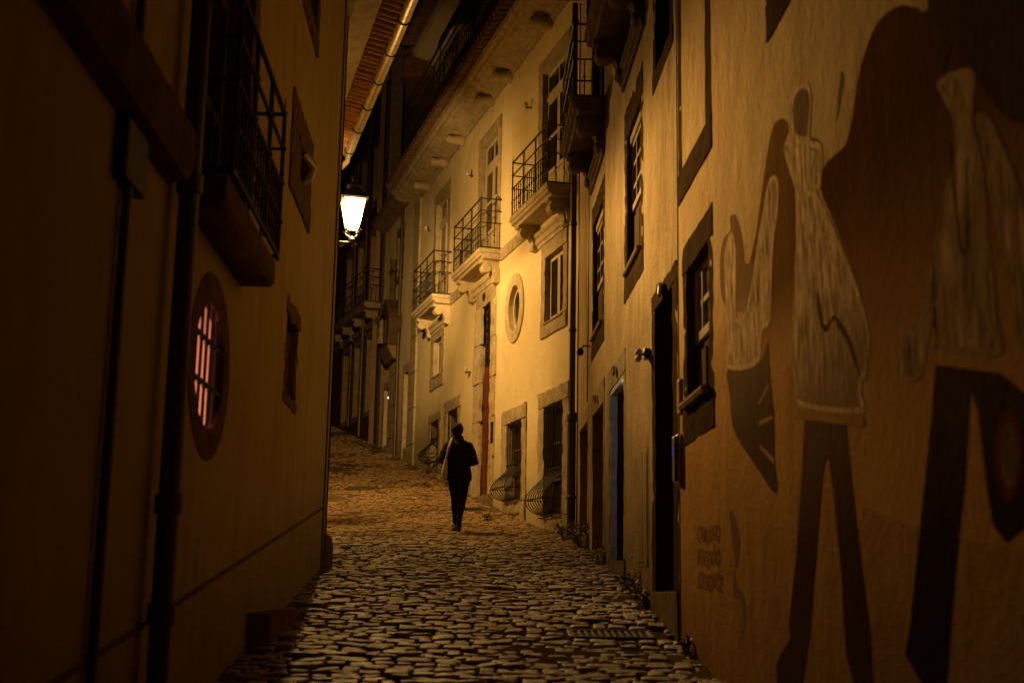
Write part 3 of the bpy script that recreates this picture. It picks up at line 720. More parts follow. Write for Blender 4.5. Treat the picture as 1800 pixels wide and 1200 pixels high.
for z in (-.12, .13):
    h = .455 * math.sqrt(1 - (z / .355) ** 2); mb.tube([(LC[0] - h, -.004, LC[1] + z), (LC[0] + h, -.004, LC[1] + z)], .009, 6)
    for i in range(6):
        x = LC[0] - .38 + i * .15; mb.lathe([(.010, -.02), (.017, -.012), (.017, .012), (.010, .02)], (x, -.010, LC[1] + z), 8)
mb.build('grille', 'iron', ow, True)
mb = MB(); mb.add([(6.3, -.055, .6), (7.8, -.055, .6), (7.8, -.055, 1.9), (6.3, -.055, 1.9), (6.3, -.052, .6), (7.8, -.052, .6), (7.8, -.052, 1.9), (6.3, -.052, 1.9)],
                  [(0, 3, 2, 1), (0, 1, 5, 4), (1, 2, 6, 5), (2, 3, 7, 6), (3, 0, 4, 7)]); mb.build('lit_room', 'redglow', ow)
mb = MB()
for i in range(10): mb.tube([(6.56 + i * .024, -.046 + .003 * (i % 2), .80), (6.56 + i * .024, -.046 - .003 * (i % 2), 1.62)], .013, 6)
mb.build('curtain', 'curtain', ow, True)
# dado line following the street, corner strip and guard stone
mb = MB()
for i in range(36):
    a, b = i * .5 + .16, i * .5 + .662; za, zb = .83 - .125 * a, .83 - .125 * b
    mb.add([(a, -.002, za - .016), (b, -.002, zb - .016), (b, .012, zb - .010), (a, .012, za - .010), (a, .012, za + .010), (b, .012, zb + .010), (b, -.002, zb + .016), (a, -.002, za + .016)], [(0, 1, 2, 3), (3, 2, 5, 4), (4, 5, 6, 7)])
mb.build('dado_line', 'stone_left', lefth)
mb = MB(); mb.box(-.02, .15, -.3, .018, -.6, 9.6); mb.build('corner_strip', 'left', lefth, bevel=.01)
mb = MB(); mb.tube([(.16, .012, -.3), (.16, .012, 9.5)], .008, 6); mb.build('corner_groove', 'stone_left', lefth)
mb = MB(); mb.lathe([(.12, -.4), (.12, .28), (.10, .37), (.05, .42), (.0, .43)], (.02, .0, .12), 14); mb.build('guard_stone', 'stone_left', lefth, True)
mb = MB(); mb.rough(3.5, 5.15, -.1, .16, -.75, -.215, .12, .012, 7); mb.build('doorstep', 'stone_left', lefth, True, angle=40)
# window niches
w = stone_frame(lefth, 'vent_window', (2.74, 4.22, 3.20, 4.06), (3.25, 3.58, 3.45, 3.77), 'stone_left', .02, .2, .006, 'square stone panel with a small opening, nearest the lamp', seed=141)
mb = MB(); mb.tube([(3.3, -.06, 3.5), (3.36, .06, 3.56), (3.46, .10, 3.62), (3.52, .02, 3.70)], .05, 10); mb.build('vent_cowl', 'zinc', w, True)
MB().box(3.24, 3.59, -.2, -.16, 3.44, 3.78).build('vent_back', 'blackplastic', w)
w = stone_frame(lefth, 'broken_window', (3.03, 3.93, 1.46, 2.36), (3.14, 3.80, 1.56, 2.20), 'stone_left', .012, .2, .016, 'bricked-up window with broken edges', seed=143)
mb = MB(); mb.rough(3.13, 3.81, -.20, -.07, 1.55, 2.21, .07, .02, 5); mb.build('brick_infill', 'brick', w, True)
w = stone_frame(lefth, 'window', (2.74, 4.0, 4.94, 6.8), (2.92, 3.85, 5.12, 6.58), 'stone_left', .025, .25, .006, 'upper window cut by the top edge', seed=145)
sash(w, (2.93, 3.84, 5.13, 6.57), -.16, 2, 3, m='shutter')
# shallow window balcony
w = stone_frame(lefth, 'french_window', (6.16, 8.04, 2.08, 4.75), (6.38, 7.82, 2.09, 4.5), 'stone_left', .03, .25, .006, 'tall dark window behind the shallow left balcony', sill=False, seed=147)
sash(w, (6.39, 7.09, 2.1, 4.49), -.14, 1, 3, .07, 'shutter'); sash(w, (7.11, 7.81, 2.1, 4.49), -.14, 1, 3, .07, 'shutter')
bl = MB().prism_x([(-.1, 1.88), (.20, 1.88), (.22, 1.91), (.22, 2.05), (-.1, 2.05)], 6.2, 8.05).build('balcony', 'stone_left', lefth, bevel=.008, label='shallow stone balcony on the left with dark iron rail')
railing(bl, 6.2, 8.05, 2.05, .27, .11)
# ledge and drainpipes
mb = MB(); mb.prism_x([(-.05, 1.86), (.10, 1.88), (.13, 1.95), (.13, 2.12), (.04, 2.17), (-.05, 2.17)], 8.42, 18.9, .5); mb.build('ledge', 'stone_left', lefth, True, angle=30)
mb = MB(); mb.tube([(8.31, .09, -.9), (8.31, .09, 9.4)], .05, 14)
for z in (-.15, .35, 1.9, 3.6): mb.lathe([(.05, -.05), (.064, -.045), (.064, .045), (.05, .05)], (8.31, .09, z), 14)
mb.build('downpipe', 'pipe', lefth, True, label='thick dark downpipe beside the oval window')
mb = MB(); mb.tube([(9.2, .03, -1), (9.22, .03, 4)], .022, 8); mb.build('conduit', 'pipe', lefth, True)
mb = MB(); mb.box(9.02, 9.36, .0, .06, 1.60, 1.86); mb.build('junction_box', 'iron', lefth, bevel=.012)
mb = MB(); mb.box(0, .4, -3.0, -.4, -1, 9.6); mb.build('end_wall', 'left', lefth)

# ---- left house beyond the corner, only its eave and gutter show
left2 = thing('lamp_house', 'house behind the left corner, its stone cornice, tiles and zinc gutter lit from below', 'house', L2.w(0, 0, 0), L2.rz)
wall(left2, L2, -.0, 7.1, 8.6, 'left')
mb = MB(); i = 0; x = -.1
while x < 8.6:
    x1 = x + .8 + .3 * random.random()
    b = MB().prism_x([(-.2, 8.1), (.03, 8.1), (.06, 8.18), (.12, 8.22), (.42, 8.30), (.46, 8.36), (.46, 8.46), (-.2, 8.5)], x + .003, x1 - .003, .15)
    b.v = [(p[0], p[1], p[2] + mnoise.noise(Vector(p) * 4) * .02) for p in b.v]; mb.add(b.v, b.f); x = x1
mb.build('cornice', 'stone_light', left2, True, angle=38)
mb = MB()
for i in range(48):
    x = -.2 + i * .185 + random.uniform(-.015, .015); dz = random.uniform(-.012, .012); mb.tube([(x, .1, 8.66), (x + random.uniform(-.02, .02), .84 + random.uniform(-.03, .02), 8.52 + dz)], .068 + random.uniform(-.006, .004), 10)
    mb.box(x + .06, x + .125, .1, .84, 8.60, 8.63)
mb.build('roof_tiles', 'tile', left2, True)
MB().box(-.2, 8.6, -1.5, .80, 8.72, 8.78).build('roof_deck', 'darkwood', left2)
mb = MB(); n = 12; vs = []; pr = []
for k in range(n + 1):
    a = math.pi * k / n; pr.append((.92 - .095 * math.cos(a), 8.50 - .095 * math.sin(a)))
for k in range(n + 1):
    a = math.pi * (n - k) / n; pr.append((.92 - .088 * math.cos(a), 8.50 - .088 * math.sin(a)))
mb.prism_x(pr, -.1, 8.7, .25)
mb.v = [(p[0], p[1] + mnoise.noise(Vector((p[0] * 1.5, 0, 0))) * .01, p[2] + mnoise.noise(Vector((p[0] * 3.1, 5, p[1] * 4))) * .008) for p in mb.v]
gut = mb.build('gutter', 'zinc', left2, True, angle=60)
for i in range(7):
    x = .15 + i * 1.25; b = MB()
    b.tube([(x, .92 - .103 * math.cos(math.pi * k / 14), 8.50 - .103 * math.sin(math.pi * k / 14)) for k in range(15)] + [(x, 1.04, 8.56)], .011, 6); b.build('gutter_bracket', 'iron', gut, True)
mb = MB(); mb.tube([(.0, .92, 8.47), (-.02, .90, 8.30), (-.03, .60, 7.95), (-.03, .25, 7.6), (-.03, .10, 7.35), (-.03, .09, 6.8), (-.03, .09, 1.0)], .055, 12); mb.build('downpipe', 'zinc', left2, True)

# =================================================================== THE STREET
def right_x(y):
    if y < FY: return 1.6 - .03 * y
    if y < 35.94: return FX - .285 * (y - FY)
    return -3.66 - .38 * (y - 35.94)
def left_x(y):
    if y < 14.3: return -1.407 - .045 * y
    if y < 17.6: return -2.05 - .136 * (y - 14.3)
    return -2.5 - .259 * (y - 17.6)
def tilt(y): return .27 * max(0., min(1., (y - 13.) / 8.))

def street_sheet():
    m = stone('joint_dirt', (.150, .108, .064), (.075, .052, .032), .95, .9)
    ys = [-20 + .5 * i for i in range(0, 221)]; xs = [-40, -20, -12, -8, -6, -4.5, -3, -2, -1, 0, 1, 2, 4, 10, 30]
    mb = MB(); mb.v = [(x, y, gz(y) - .10) for y in ys for x in xs]; w = len(xs)
    mb.f = [(j * w + i, j * w + i + 1, (j + 1) * w + i + 1, (j + 1) * w + i) for j in range(len(ys) - 1) for i in range(w - 1)]
    mb.build('street_ground', m, None, True)['kind'] = 'structure'
    # earth and grit between the setts, washed high in places and low in others
    mb = MB(); ny, nx = 420, 46
    for j in range(ny + 1):
        y = 4.2 + 43. * j / ny; a, b_ = left_x(y) - .25, right_x(y) + .25
        for i in range(nx + 1):
            x = a + (b_ - a) * i / nx
            h = -.019 + .011 * max(0., min(1., (y - 14.) / 6.)) + .012 * mnoise.noise(Vector((x * 1.1, y * .9, 7))) + .007 * mnoise.noise(Vector((x * 3.3, y * 3.1, 2)))
            edge = min(x - a, b_ - x); h += .018 * max(0., 1 - edge / .55)
            mb.v.append((x, y, gz(y) + min(h, .006)))
    w = nx + 1; mb.f = [(j * w + i, j * w + i + 1, (j + 1) * w + i + 1, (j + 1) * w + i) for j in range(ny) for i in range(nx)]
    mb.build('street_grit', m, None, True)['kind'] = 'structure'
street_sheet()

COVERS = [  # x, y, half width, half length, round
    (.80, 10.12, .36, .21, False), (-.72, 23.65, .27, .22, False), (-3.02, 26.6, .36, .36, True), (-1.70, 16.75, .34, .30, False)]
def in_cover(x, y):
    for cx, cy, a, b, rd in COVERS:
        if rd:
            if math.hypot(x - cx, y - cy) < a + .05: return True
        elif abs(x - cx) < a + .06 and abs(y - cy) < b + .05: return True
    return False

def cobbles():
    rnd = random.Random(5); V = []; Fc = []; C = []
    y = 4.6
    while y < 46:
        d = rnd.uniform(.085, .132); xl, xr = left_x(y) - .05, right_x(y) + .05; xm = (xl + xr) / 2
        x = xl + rnd.uniform(-.15, 0); tl = tilt(y); wear_lit = max(0., min(1., (y - 15) / 7.))
        while x < xr:
            wd = rnd.uniform(.095, .18) if rnd.random() < .82 else rnd.uniform(.17, .27)
            cx = x + wd / 2; cy = y + d / 2 + tl * (cx - xm) + .05 * math.sin(cx * 1.7 + y * .23) + rnd.uniform(-.014, .014)
            if left_x(cy) - .02 < cx < right_x(cy) + .04 and not in_cover(cx, cy):
                undul = .018 * mnoise.noise(Vector((cx * .9, cy * .7, 0))) + .010 * mnoise.noise(Vector((cx * 2.6, cy * 2.3, 3)))
                dz = rnd.gauss(0, .0085) * (1 - .3 * wear_lit) + undul
                tx, ty = rnd.gauss(0, .04), rnd.gauss(0, .05); hx, hy = wd / 2 - .001, d / 2 - .001; s0 = len(V); K = 12
                dep = .030 - .017 * wear_lit; asym = rnd.uniform(.6, 1.5)
                jit = [rnd.uniform(.88, 1.03) for _ in range(K)]; ex = rnd.uniform(.26, .46); rot = rnd.gauss(0, .05)
                tint = max(.35, rnd.gauss(1., .28 - .14 * wear_lit)) * (.86 + .75 * wear_lit); warm = rnd.uniform(-.06, .08)  # worn setts up the street tinted brighter to add to the lamplit pool
                rings = ((1.0, -dep), (.985, -.010), (.93, -.002), (.68, .0), (.34, .001 * asym))
                for rr, zz in rings:
                    for k in range(K):
                        a = 2 * math.pi * (k + .5) / K; c, s = math.cos(a), math.sin(a)
                        px = hx * rr * jit[k] * math.copysign(abs(c) ** ex, c); py = hy * rr * jit[k] * math.copysign(abs(s) ** ex, s)
                        qx, qy = px - py * rot, py + px * (rot + tl)
                        X, Y = cx + qx, cy + qy
                        V.append((X, Y, gz(Y) + dz + zz + tx * px + ty * py + .007 * mnoise.noise(Vector((X * 12, Y * 12, 1))) + .004 * mnoise.noise(Vector((X * 27, Y * 27, 4))))); C.append((tint + warm, tint, tint - warm, 1))
                V.append((cx, cy, gz(cy) + dz + .002 * asym)); C.append((tint + warm, tint, tint - warm, 1))
                nr = len(rings)
                for q in range(nr - 1):
                    for k in range(K):
                        a = s0 + q * K + k; b = s0 + q * K + (k + 1) % K; Fc.append((a, b, b + K, a + K))
                ctr = s0 + nr * K
                for k in range(K): Fc.append((s0 + (nr - 1) * K + k, s0 + (nr - 1) * K + (k + 1) % K, ctr))
            x += wd + rnd.uniform(.006, .016)
        y += d + rnd.uniform(.005, .014)
    me = bpy.data.meshes.new('cobbled_street'); me.from_pydata(V, [], Fc)
    ca = me.color_attributes.new('tint', 'FLOAT_COLOR', 'POINT')
    ca.data.foreach_set('color', [q for c in C for q in c])
    me.polygons.foreach_set('use_smooth', [True] * len(me.polygons))
    m, nt, b, o = new_mat('worn_setts')
    c = coords(nt, (1, 1, 1))
    at = N(nt, 'ShaderNodeAttribute', attribute_name='tint')
    col = mix(nt, ramp(nt, noise(nt, c, 9, 8, .68), .35, .7), (.29, .19, .088), (.14, .092, .046))
    ml = N(nt, 'ShaderNodeMix', data_type='RGBA', blend_type='MULTIPLY'); ml.inputs[0].default_value = 1.; L(nt, col, ml.inputs[6]); L(nt, at.outputs['Color'], ml.inputs[7])
    big = ramp(nt, noise(nt, c, .55, 5, .6), .40, .66)
    col = mix(nt, mul(nt, big, .35), ml.outputs[2], (.28, .195, .105))
    sp = ramp(nt, noise(nt, c, 42, 6, .75), .46, .62)
    col = mix(nt, mul(nt, sp, .55), col, (.055, .038, .022))
    L(nt, col, b.inputs['Base Color'])
    mr = N(nt, 'ShaderNodeMapRange'); L(nt, noise(nt, c, 4.5, 6, .6), mr.inputs[0]); mr.inputs[1].default_value = .3; mr.inputs[2].default_value = .7; mr.inputs[3].default_value = .27; mr.inputs[4].default_value = .66
    L(nt, mr.outputs[0], b.inputs['Roughness']); b.inputs['Specular IOR Level'].default_value = .5
    p = bump(nt, b, noise(nt, c, 19, 7, .7), .85, .02)
    bump(nt, b, noise(nt, c, 48, 6, .75), .8, .010, p)
    me.materials.append(m)
    ob = bpy.data.objects.new('cobbled_street', me); COL.objects.link(ob); ob['kind'] = 'structure'
cobbles()

def ground_matrix(x, y, rz=0., lift=0.):
    s = gslope(y); n = Vector((0, -s, 1)).normalized(); yv = Vector((0, 1, s)).normalized(); xv = yv.cross(n)
    m = Matrix((xv, yv, n)).transposed().to_4x4()
    return Matrix.Translation((x, y, gz(y) + lift)) @ m @ Matrix.Rotation(rz, 4, 'Z')
def grate(x, y, a, b, label, name='drain_grate', rz=0.):
    t = thing(name, label, 'drain grate'); t.matrix_world = ground_matrix(x, y, rz, .0)
    mb = MB(); mb.box(-a, a, -b, -b + .035, -.03, .006); mb.box(-a, a, b - .035, b, -.03, .006); mb.box(-a, -a + .035, -b + .035, b - .035, -.03, .005); mb.box(a - .035, a, -b + .035, b - .035, -.03, .005)
    mb.build('frame', 'pipe', t, bevel=.004)
    mb = MB(); n = int(2 * a / .055)
    for i in range(n):
        xx = -a + .04 + (2 * a - .08) * i / (n - 1); mb.box(xx - .012, xx + .012, -b + .036, b - .036, -.03, .002)
    for k in (-.33, .0, .33): mb.box(-a + .036, a - .036, b * k - .012, b * k + .012, -.03, -.002)
    mb.build('bars', 'iron', t, bevel=.003)
    return t
grate(.80, 10.12, .33, .18, 'rusty drain grate in the cobbles by the tall black doorway', rz=.02)
grate(-.72, 23.65, .25, .19, 'small drain grate in the road beside the red door', rz=.25)
t = thing('manhole_cover', 'round manhole cover in the lit road left of the walker', 'manhole cover'); t.matrix_world = ground_matrix(-3.02, 26.6)
mb = MB(); mb.lathe([(.37, -.03), (.37, .008), (.335, .008), (.33, -.004)], (0, 0, 0), 36); mb.build('rim', 'rust', t, True)
mb = MB(); mb.lathe([(.328, -.03), (.328, .004), (0.0, .004)], (0, 0, 0), 36)
for i in range(-6, 7):
    for k in range(-6, 7):
        if math.hypot(i, k) < 6.2: mb.box(i * .05 - .014, i * .05 + .014, k * .05 - .014, k * .05 + .014, .0, .010)
mb.build('lid', 'rust', t)
t = thing('manhole_cover', 'rectangular chequered cover in the road near the left corner', 'manhole cover'); t.matrix_world = ground_matrix(-1.70, 16.75, .1)
mb = MB(); mb.box(-.33, .33, -.29, -.25, -.03, .006); mb.box(-.33, .33, .25, .29, -.03, .006); mb.box(-.33, -.29, -.25, .25, -.03, .006); mb.box(.29, .33, -.25, .25, -.03, .006); mb.build('rim', 'rust', t, bevel=.003)
mb = MB(); mb.box(-.285, .285, -.245, .245, -.03, .002)
for i in range(-5, 6):
    for k in range(-4, 5): mb.box(i * .05 - .014, i * .05 + .014, k * .05 - .014, k * .05 + .014, .0, .007)
mb.build('lid', 'rust', t)
# litter
for (x, y, lab, s) in ((-2.45, 18.4, 'scrap of white paper on the cobbles by the left corner', .07), (.66, 18.4, 'small pale scrap lying near the downpipe', .055)):
    mb = MB(); rn = random.Random(int(y * 10 + x)); n = 5
    mb.v = [((i / (n - 1) - .5) * 2 * s, (k / (n - 1) - .5) * 1.4 * s, .012 + rn.uniform(0, .03)) for k in range(n) for i in range(n)]
    mb.f = [(k * n + i, k * n + i + 1, (k + 1) * n + i + 1, (k + 1) * n + i) for k in range(n - 1) for i in range(n - 1)]
    o = mb.build('paper_scrap', 'paper'); o.matrix_world = ground_matrix(x, y, .4); tag(o, lab, 'litter')

# =================================================================== STREET LAMP
lamp = thing('street_lamp', 'lit four-sided iron lantern on a scrolled bracket at the left corner', 'street lamp', (0, 0, 0))
LS, LN = 2.97, .69
lamp.matrix_world = L2.mat(LS, 0, 0)          # foot of the bracket on the wall; Y points to the street
ZB, ZT, wb, wt = 6.08, 6.60, .105, .205
mb = MB()
cor = [(-1, -1), (1, -1), (1, 1), (-1, 1)]
for a, b in cor: mb.tube([(a * wb, LN + b * wb, ZB), (a * wt, LN + b * wt, ZT)], .009, 6)
for w_, z in ((wb, ZB), (wt, ZT)):
    for i in range(4):
        a, b = cor[i], cor[(i + 1) % 4]; mb.tube([(a[0] * w_, LN + a[1] * w_, z), (b[0] * w_, LN + b[1] * w_, z)], .010, 6)
mb.build('lantern_frame', 'iron', lamp, True)
m, nt, b, o_ = new_mat('lit_lantern_glass'); nt.nodes.remove(b)
e = N(nt, 'ShaderNodeEmission', Strength=4.5); e.inputs[0].default_value = (1., .62, .20, 1); tr = N(nt, 'ShaderNodeBsdfTransparent'); ad = N(nt, 'ShaderNodeAddShader')
L(nt, e.outputs[0], ad.inputs[0]); L(nt, tr.outputs[0], ad.inputs[1]); L(nt, ad.outputs[0], o_.inputs[0]); M['lampglass'] = m
m, nt, b, o_ = new_mat('glowing_bulb'); nt.nodes.remove(b)
e = N(nt, 'ShaderNodeEmission', Strength=14.); e.inputs[0].default_value = (1., .66, .26, 1); tr = N(nt, 'ShaderNodeBsdfTransparent'); ad = N(nt, 'ShaderNodeAddShader')
L(nt, e.outputs[0], ad.inputs[0]); L(nt, tr.outputs[0], ad.inputs[1]); L(nt, ad.outputs[0], o_.inputs[0]); M['bulb'] = m
for i in range(4):
    a, b_ = cor[i], cor[(i + 1) % 4]; q = .97
    MB().add([(a[0]*wb*q, LN + a[1]*wb*q, ZB + .01), (b_[0]*wb*q, LN + b_[1]*wb*q, ZB + .01), (b_[0]*wt*q, LN + b_[1]*wt*q, ZT - .01), (a[0]*wt*q, LN + a[1]*wt*q, ZT - .01)], [(0, 1, 2, 3)]).build('glass_pane', 'lampglass', lamp)
mb = MB(); mb.lathe([(.0, -.06), (.035, -.05), (.05, 0), (.035, .06), (.018, .09), (.0, .1)], (0, LN, 6.36), 14); mb.build('bulb', 'bulb', lamp, True)
mb = MB()   # hood: overhanging pyramid, vented neck, ball finial
def sq(w_, z): return [(c[0] * w_, LN + c[1] * w_, z) for c in cor]
lay = [(.235, ZT + .005), (.24, ZT + .025), (.16, ZT + .12), (.09, ZT + .19), (.085, ZT + .23), (.12, ZT + .245), (.10, ZT + .28), (.03, ZT + .33)]
vs = [p for w_, z in lay for p in sq(w_, z)]; fs = [(i * 4 + k, i * 4 + (k + 1) % 4, (i + 1) * 4 + (k + 1) % 4, (i + 1) * 4 + k) for i in range(len(lay) - 1) for k in range(4)] + [tuple(range(4 * len(lay) - 4, 4 * len(lay)))]
mb.add(vs, fs); hood = mb.build('hood', 'iron', lamp, bevel=.004)
mb = MB(); mb.lathe([(.012, 0), (.03, .02), (.035, .05), (.02, .075), (.008, .12), (.0, .14)], (0, LN, ZT + .32), 12); mb.build('finial', 'iron', hood, True)
mb = MB()   # cradle and bracket
for a, b in cor:
    mb.tube([(a * wb, LN + b * wb, ZB), (a * wb * 1.12, LN + b * wb * 1.12, ZB - .04), (a * wb * .8, LN + b * wb * .8, ZB - .10), (a * .03, LN + b * .03, ZB - .15)], .010, 6)
    mb.tube([(a * (wb + .035 * math.cos(t * .6) * (1 - t / 12)), LN + b * (wb + .035 * math.cos(t * .6) * (1 - t / 12)), ZB - .05 + .035 * math.sin(t * .6) * (1 - t / 12)) for t in range(11)], .007, 5)
mb.lathe([(.02, 0), (.05, .02), (.06, .05), (.03, .08), (.02, .10)], (0, LN, ZB - .24), 12)
mb.build('cradle', 'iron', lamp, True)
mb = MB(); zb = ZB - .25
mb.tube([(0, 0, zb), (0, LN + .03, zb)], .016, 8); mb.tube([(0, LN + .03 + .05 * math.sin(t * .5) * (1 - t / 16), zb - .05 + .05 * math.cos(t * .5) * (1 - t / 16)) for t in range(14)], .012, 6)
mb.tube([(0, .02, zb - .55)] + [(0, .06 + .55 * t / 10, zb - .52 + .5 * (t / 10) ** .6) for t in range(1, 11)], .013, 6)
for cy, cz, r0 in ((.30, zb - .12, .10), (.50, zb - .06, .06), (.14, zb - .22, .09)):
    mb.tube([(0, cy + r0 * (1 - t / 26) * math.cos(t * .55), cz + r0 * (1 - t / 26) * math.sin(t * .55)) for t in range(24)], .009, 6)
mb.box(-.05, .05, .0, .02, zb - .7, zb + .15)
mb.build('bracket', 'iron', lamp, True)
ld = bpy.data.lights.new('lantern_bulb', 'POINT'); ld.energy = 182; ld.color = (1., .555, .16); ld.shadow_soft_size = .055
# made-up directional strength: added beam on the near right wall, lobes up the street
ld.use_nodes = True; nt = ld.node_tree; em = [n for n in nt.nodes if n.type == 'EMISSION'][0]
ge = N(nt, 'ShaderNodeNewGeometry'); sx = N(nt, 'ShaderNodeSeparateXYZ'); L(nt, ge.outputs['Incoming'], sx.inputs[0])
def lobe(sock, a, b, lo_, hi_, kind='SMOOTHSTEP'):
    q = N(nt, 'ShaderNodeMapRange'); q.interpolation_type = kind; L(nt, sock, q.inputs[0])
    for i, v in enumerate((a, b, lo_, hi_)): q.inputs[i + 1].default_value = v
    return q.outputs[0]
def math2(op, a, b):
    q = N(nt, 'ShaderNodeMath', operation=op)
    for i, v in enumerate((a, b)):
        if isinstance(v, (int, float)): q.inputs[i].default_value = v
        else: L(nt, v, q.inputs[i])
    return q.outputs[0]
dt = N(nt, 'ShaderNodeVectorMath', operation='DOT_PRODUCT'); L(nt, ge.outputs['Incoming'], dt.inputs[0]); dt.inputs[1].default_value = (.336, -.910, -.243)
cr_ = N(nt, 'ShaderNodeValToRGB'); L(nt, lobe(dt.outputs['Value'], .9, 1., 0., 1., 'LINEAR'), cr_.inputs[0]); ce = cr_.color_ramp.elements
ce[0].position = 0; ce[0].color = (.02,) * 3 + (1,); ce[1].position = .99; ce[1].color = (1, 1, 1, 1)
for p_, v_ in ((.48, .085), (.70, .15), (.88, .34), (.94, .55)):
    e_ = ce.new(p_); e_.color = (v_,) * 3 + (1,)
down = math2('MULTIPLY', math2('MULTIPLY', cr_.outputs[0], 122.), lobe(sx.outputs[2], -.25, -.10, 1., .16))
down = math2('MULTIPLY', down, lobe(sx.outputs[0], .20, .31, .42, 1.))
up_street = lobe(sx.outputs[1], .2, .98, 0., 4.8)
base = math2('ADD', lobe(sx.outputs[2], -.12, .66, .80, .06), lobe(sx.outputs[2], -.94, -.50, 3.6, 0.))
far_ = lobe(sx.outputs[1], .93, 1., 0., 15.)
L(nt, math2('ADD', math2('ADD', math2('ADD', down, up_street), far_), base), em.inputs['Strength'])
lo = bpy.data.objects.new('lantern_light', ld); COL.objects.link(lo); lo.location = L2.w(LS, LN, 6.36)

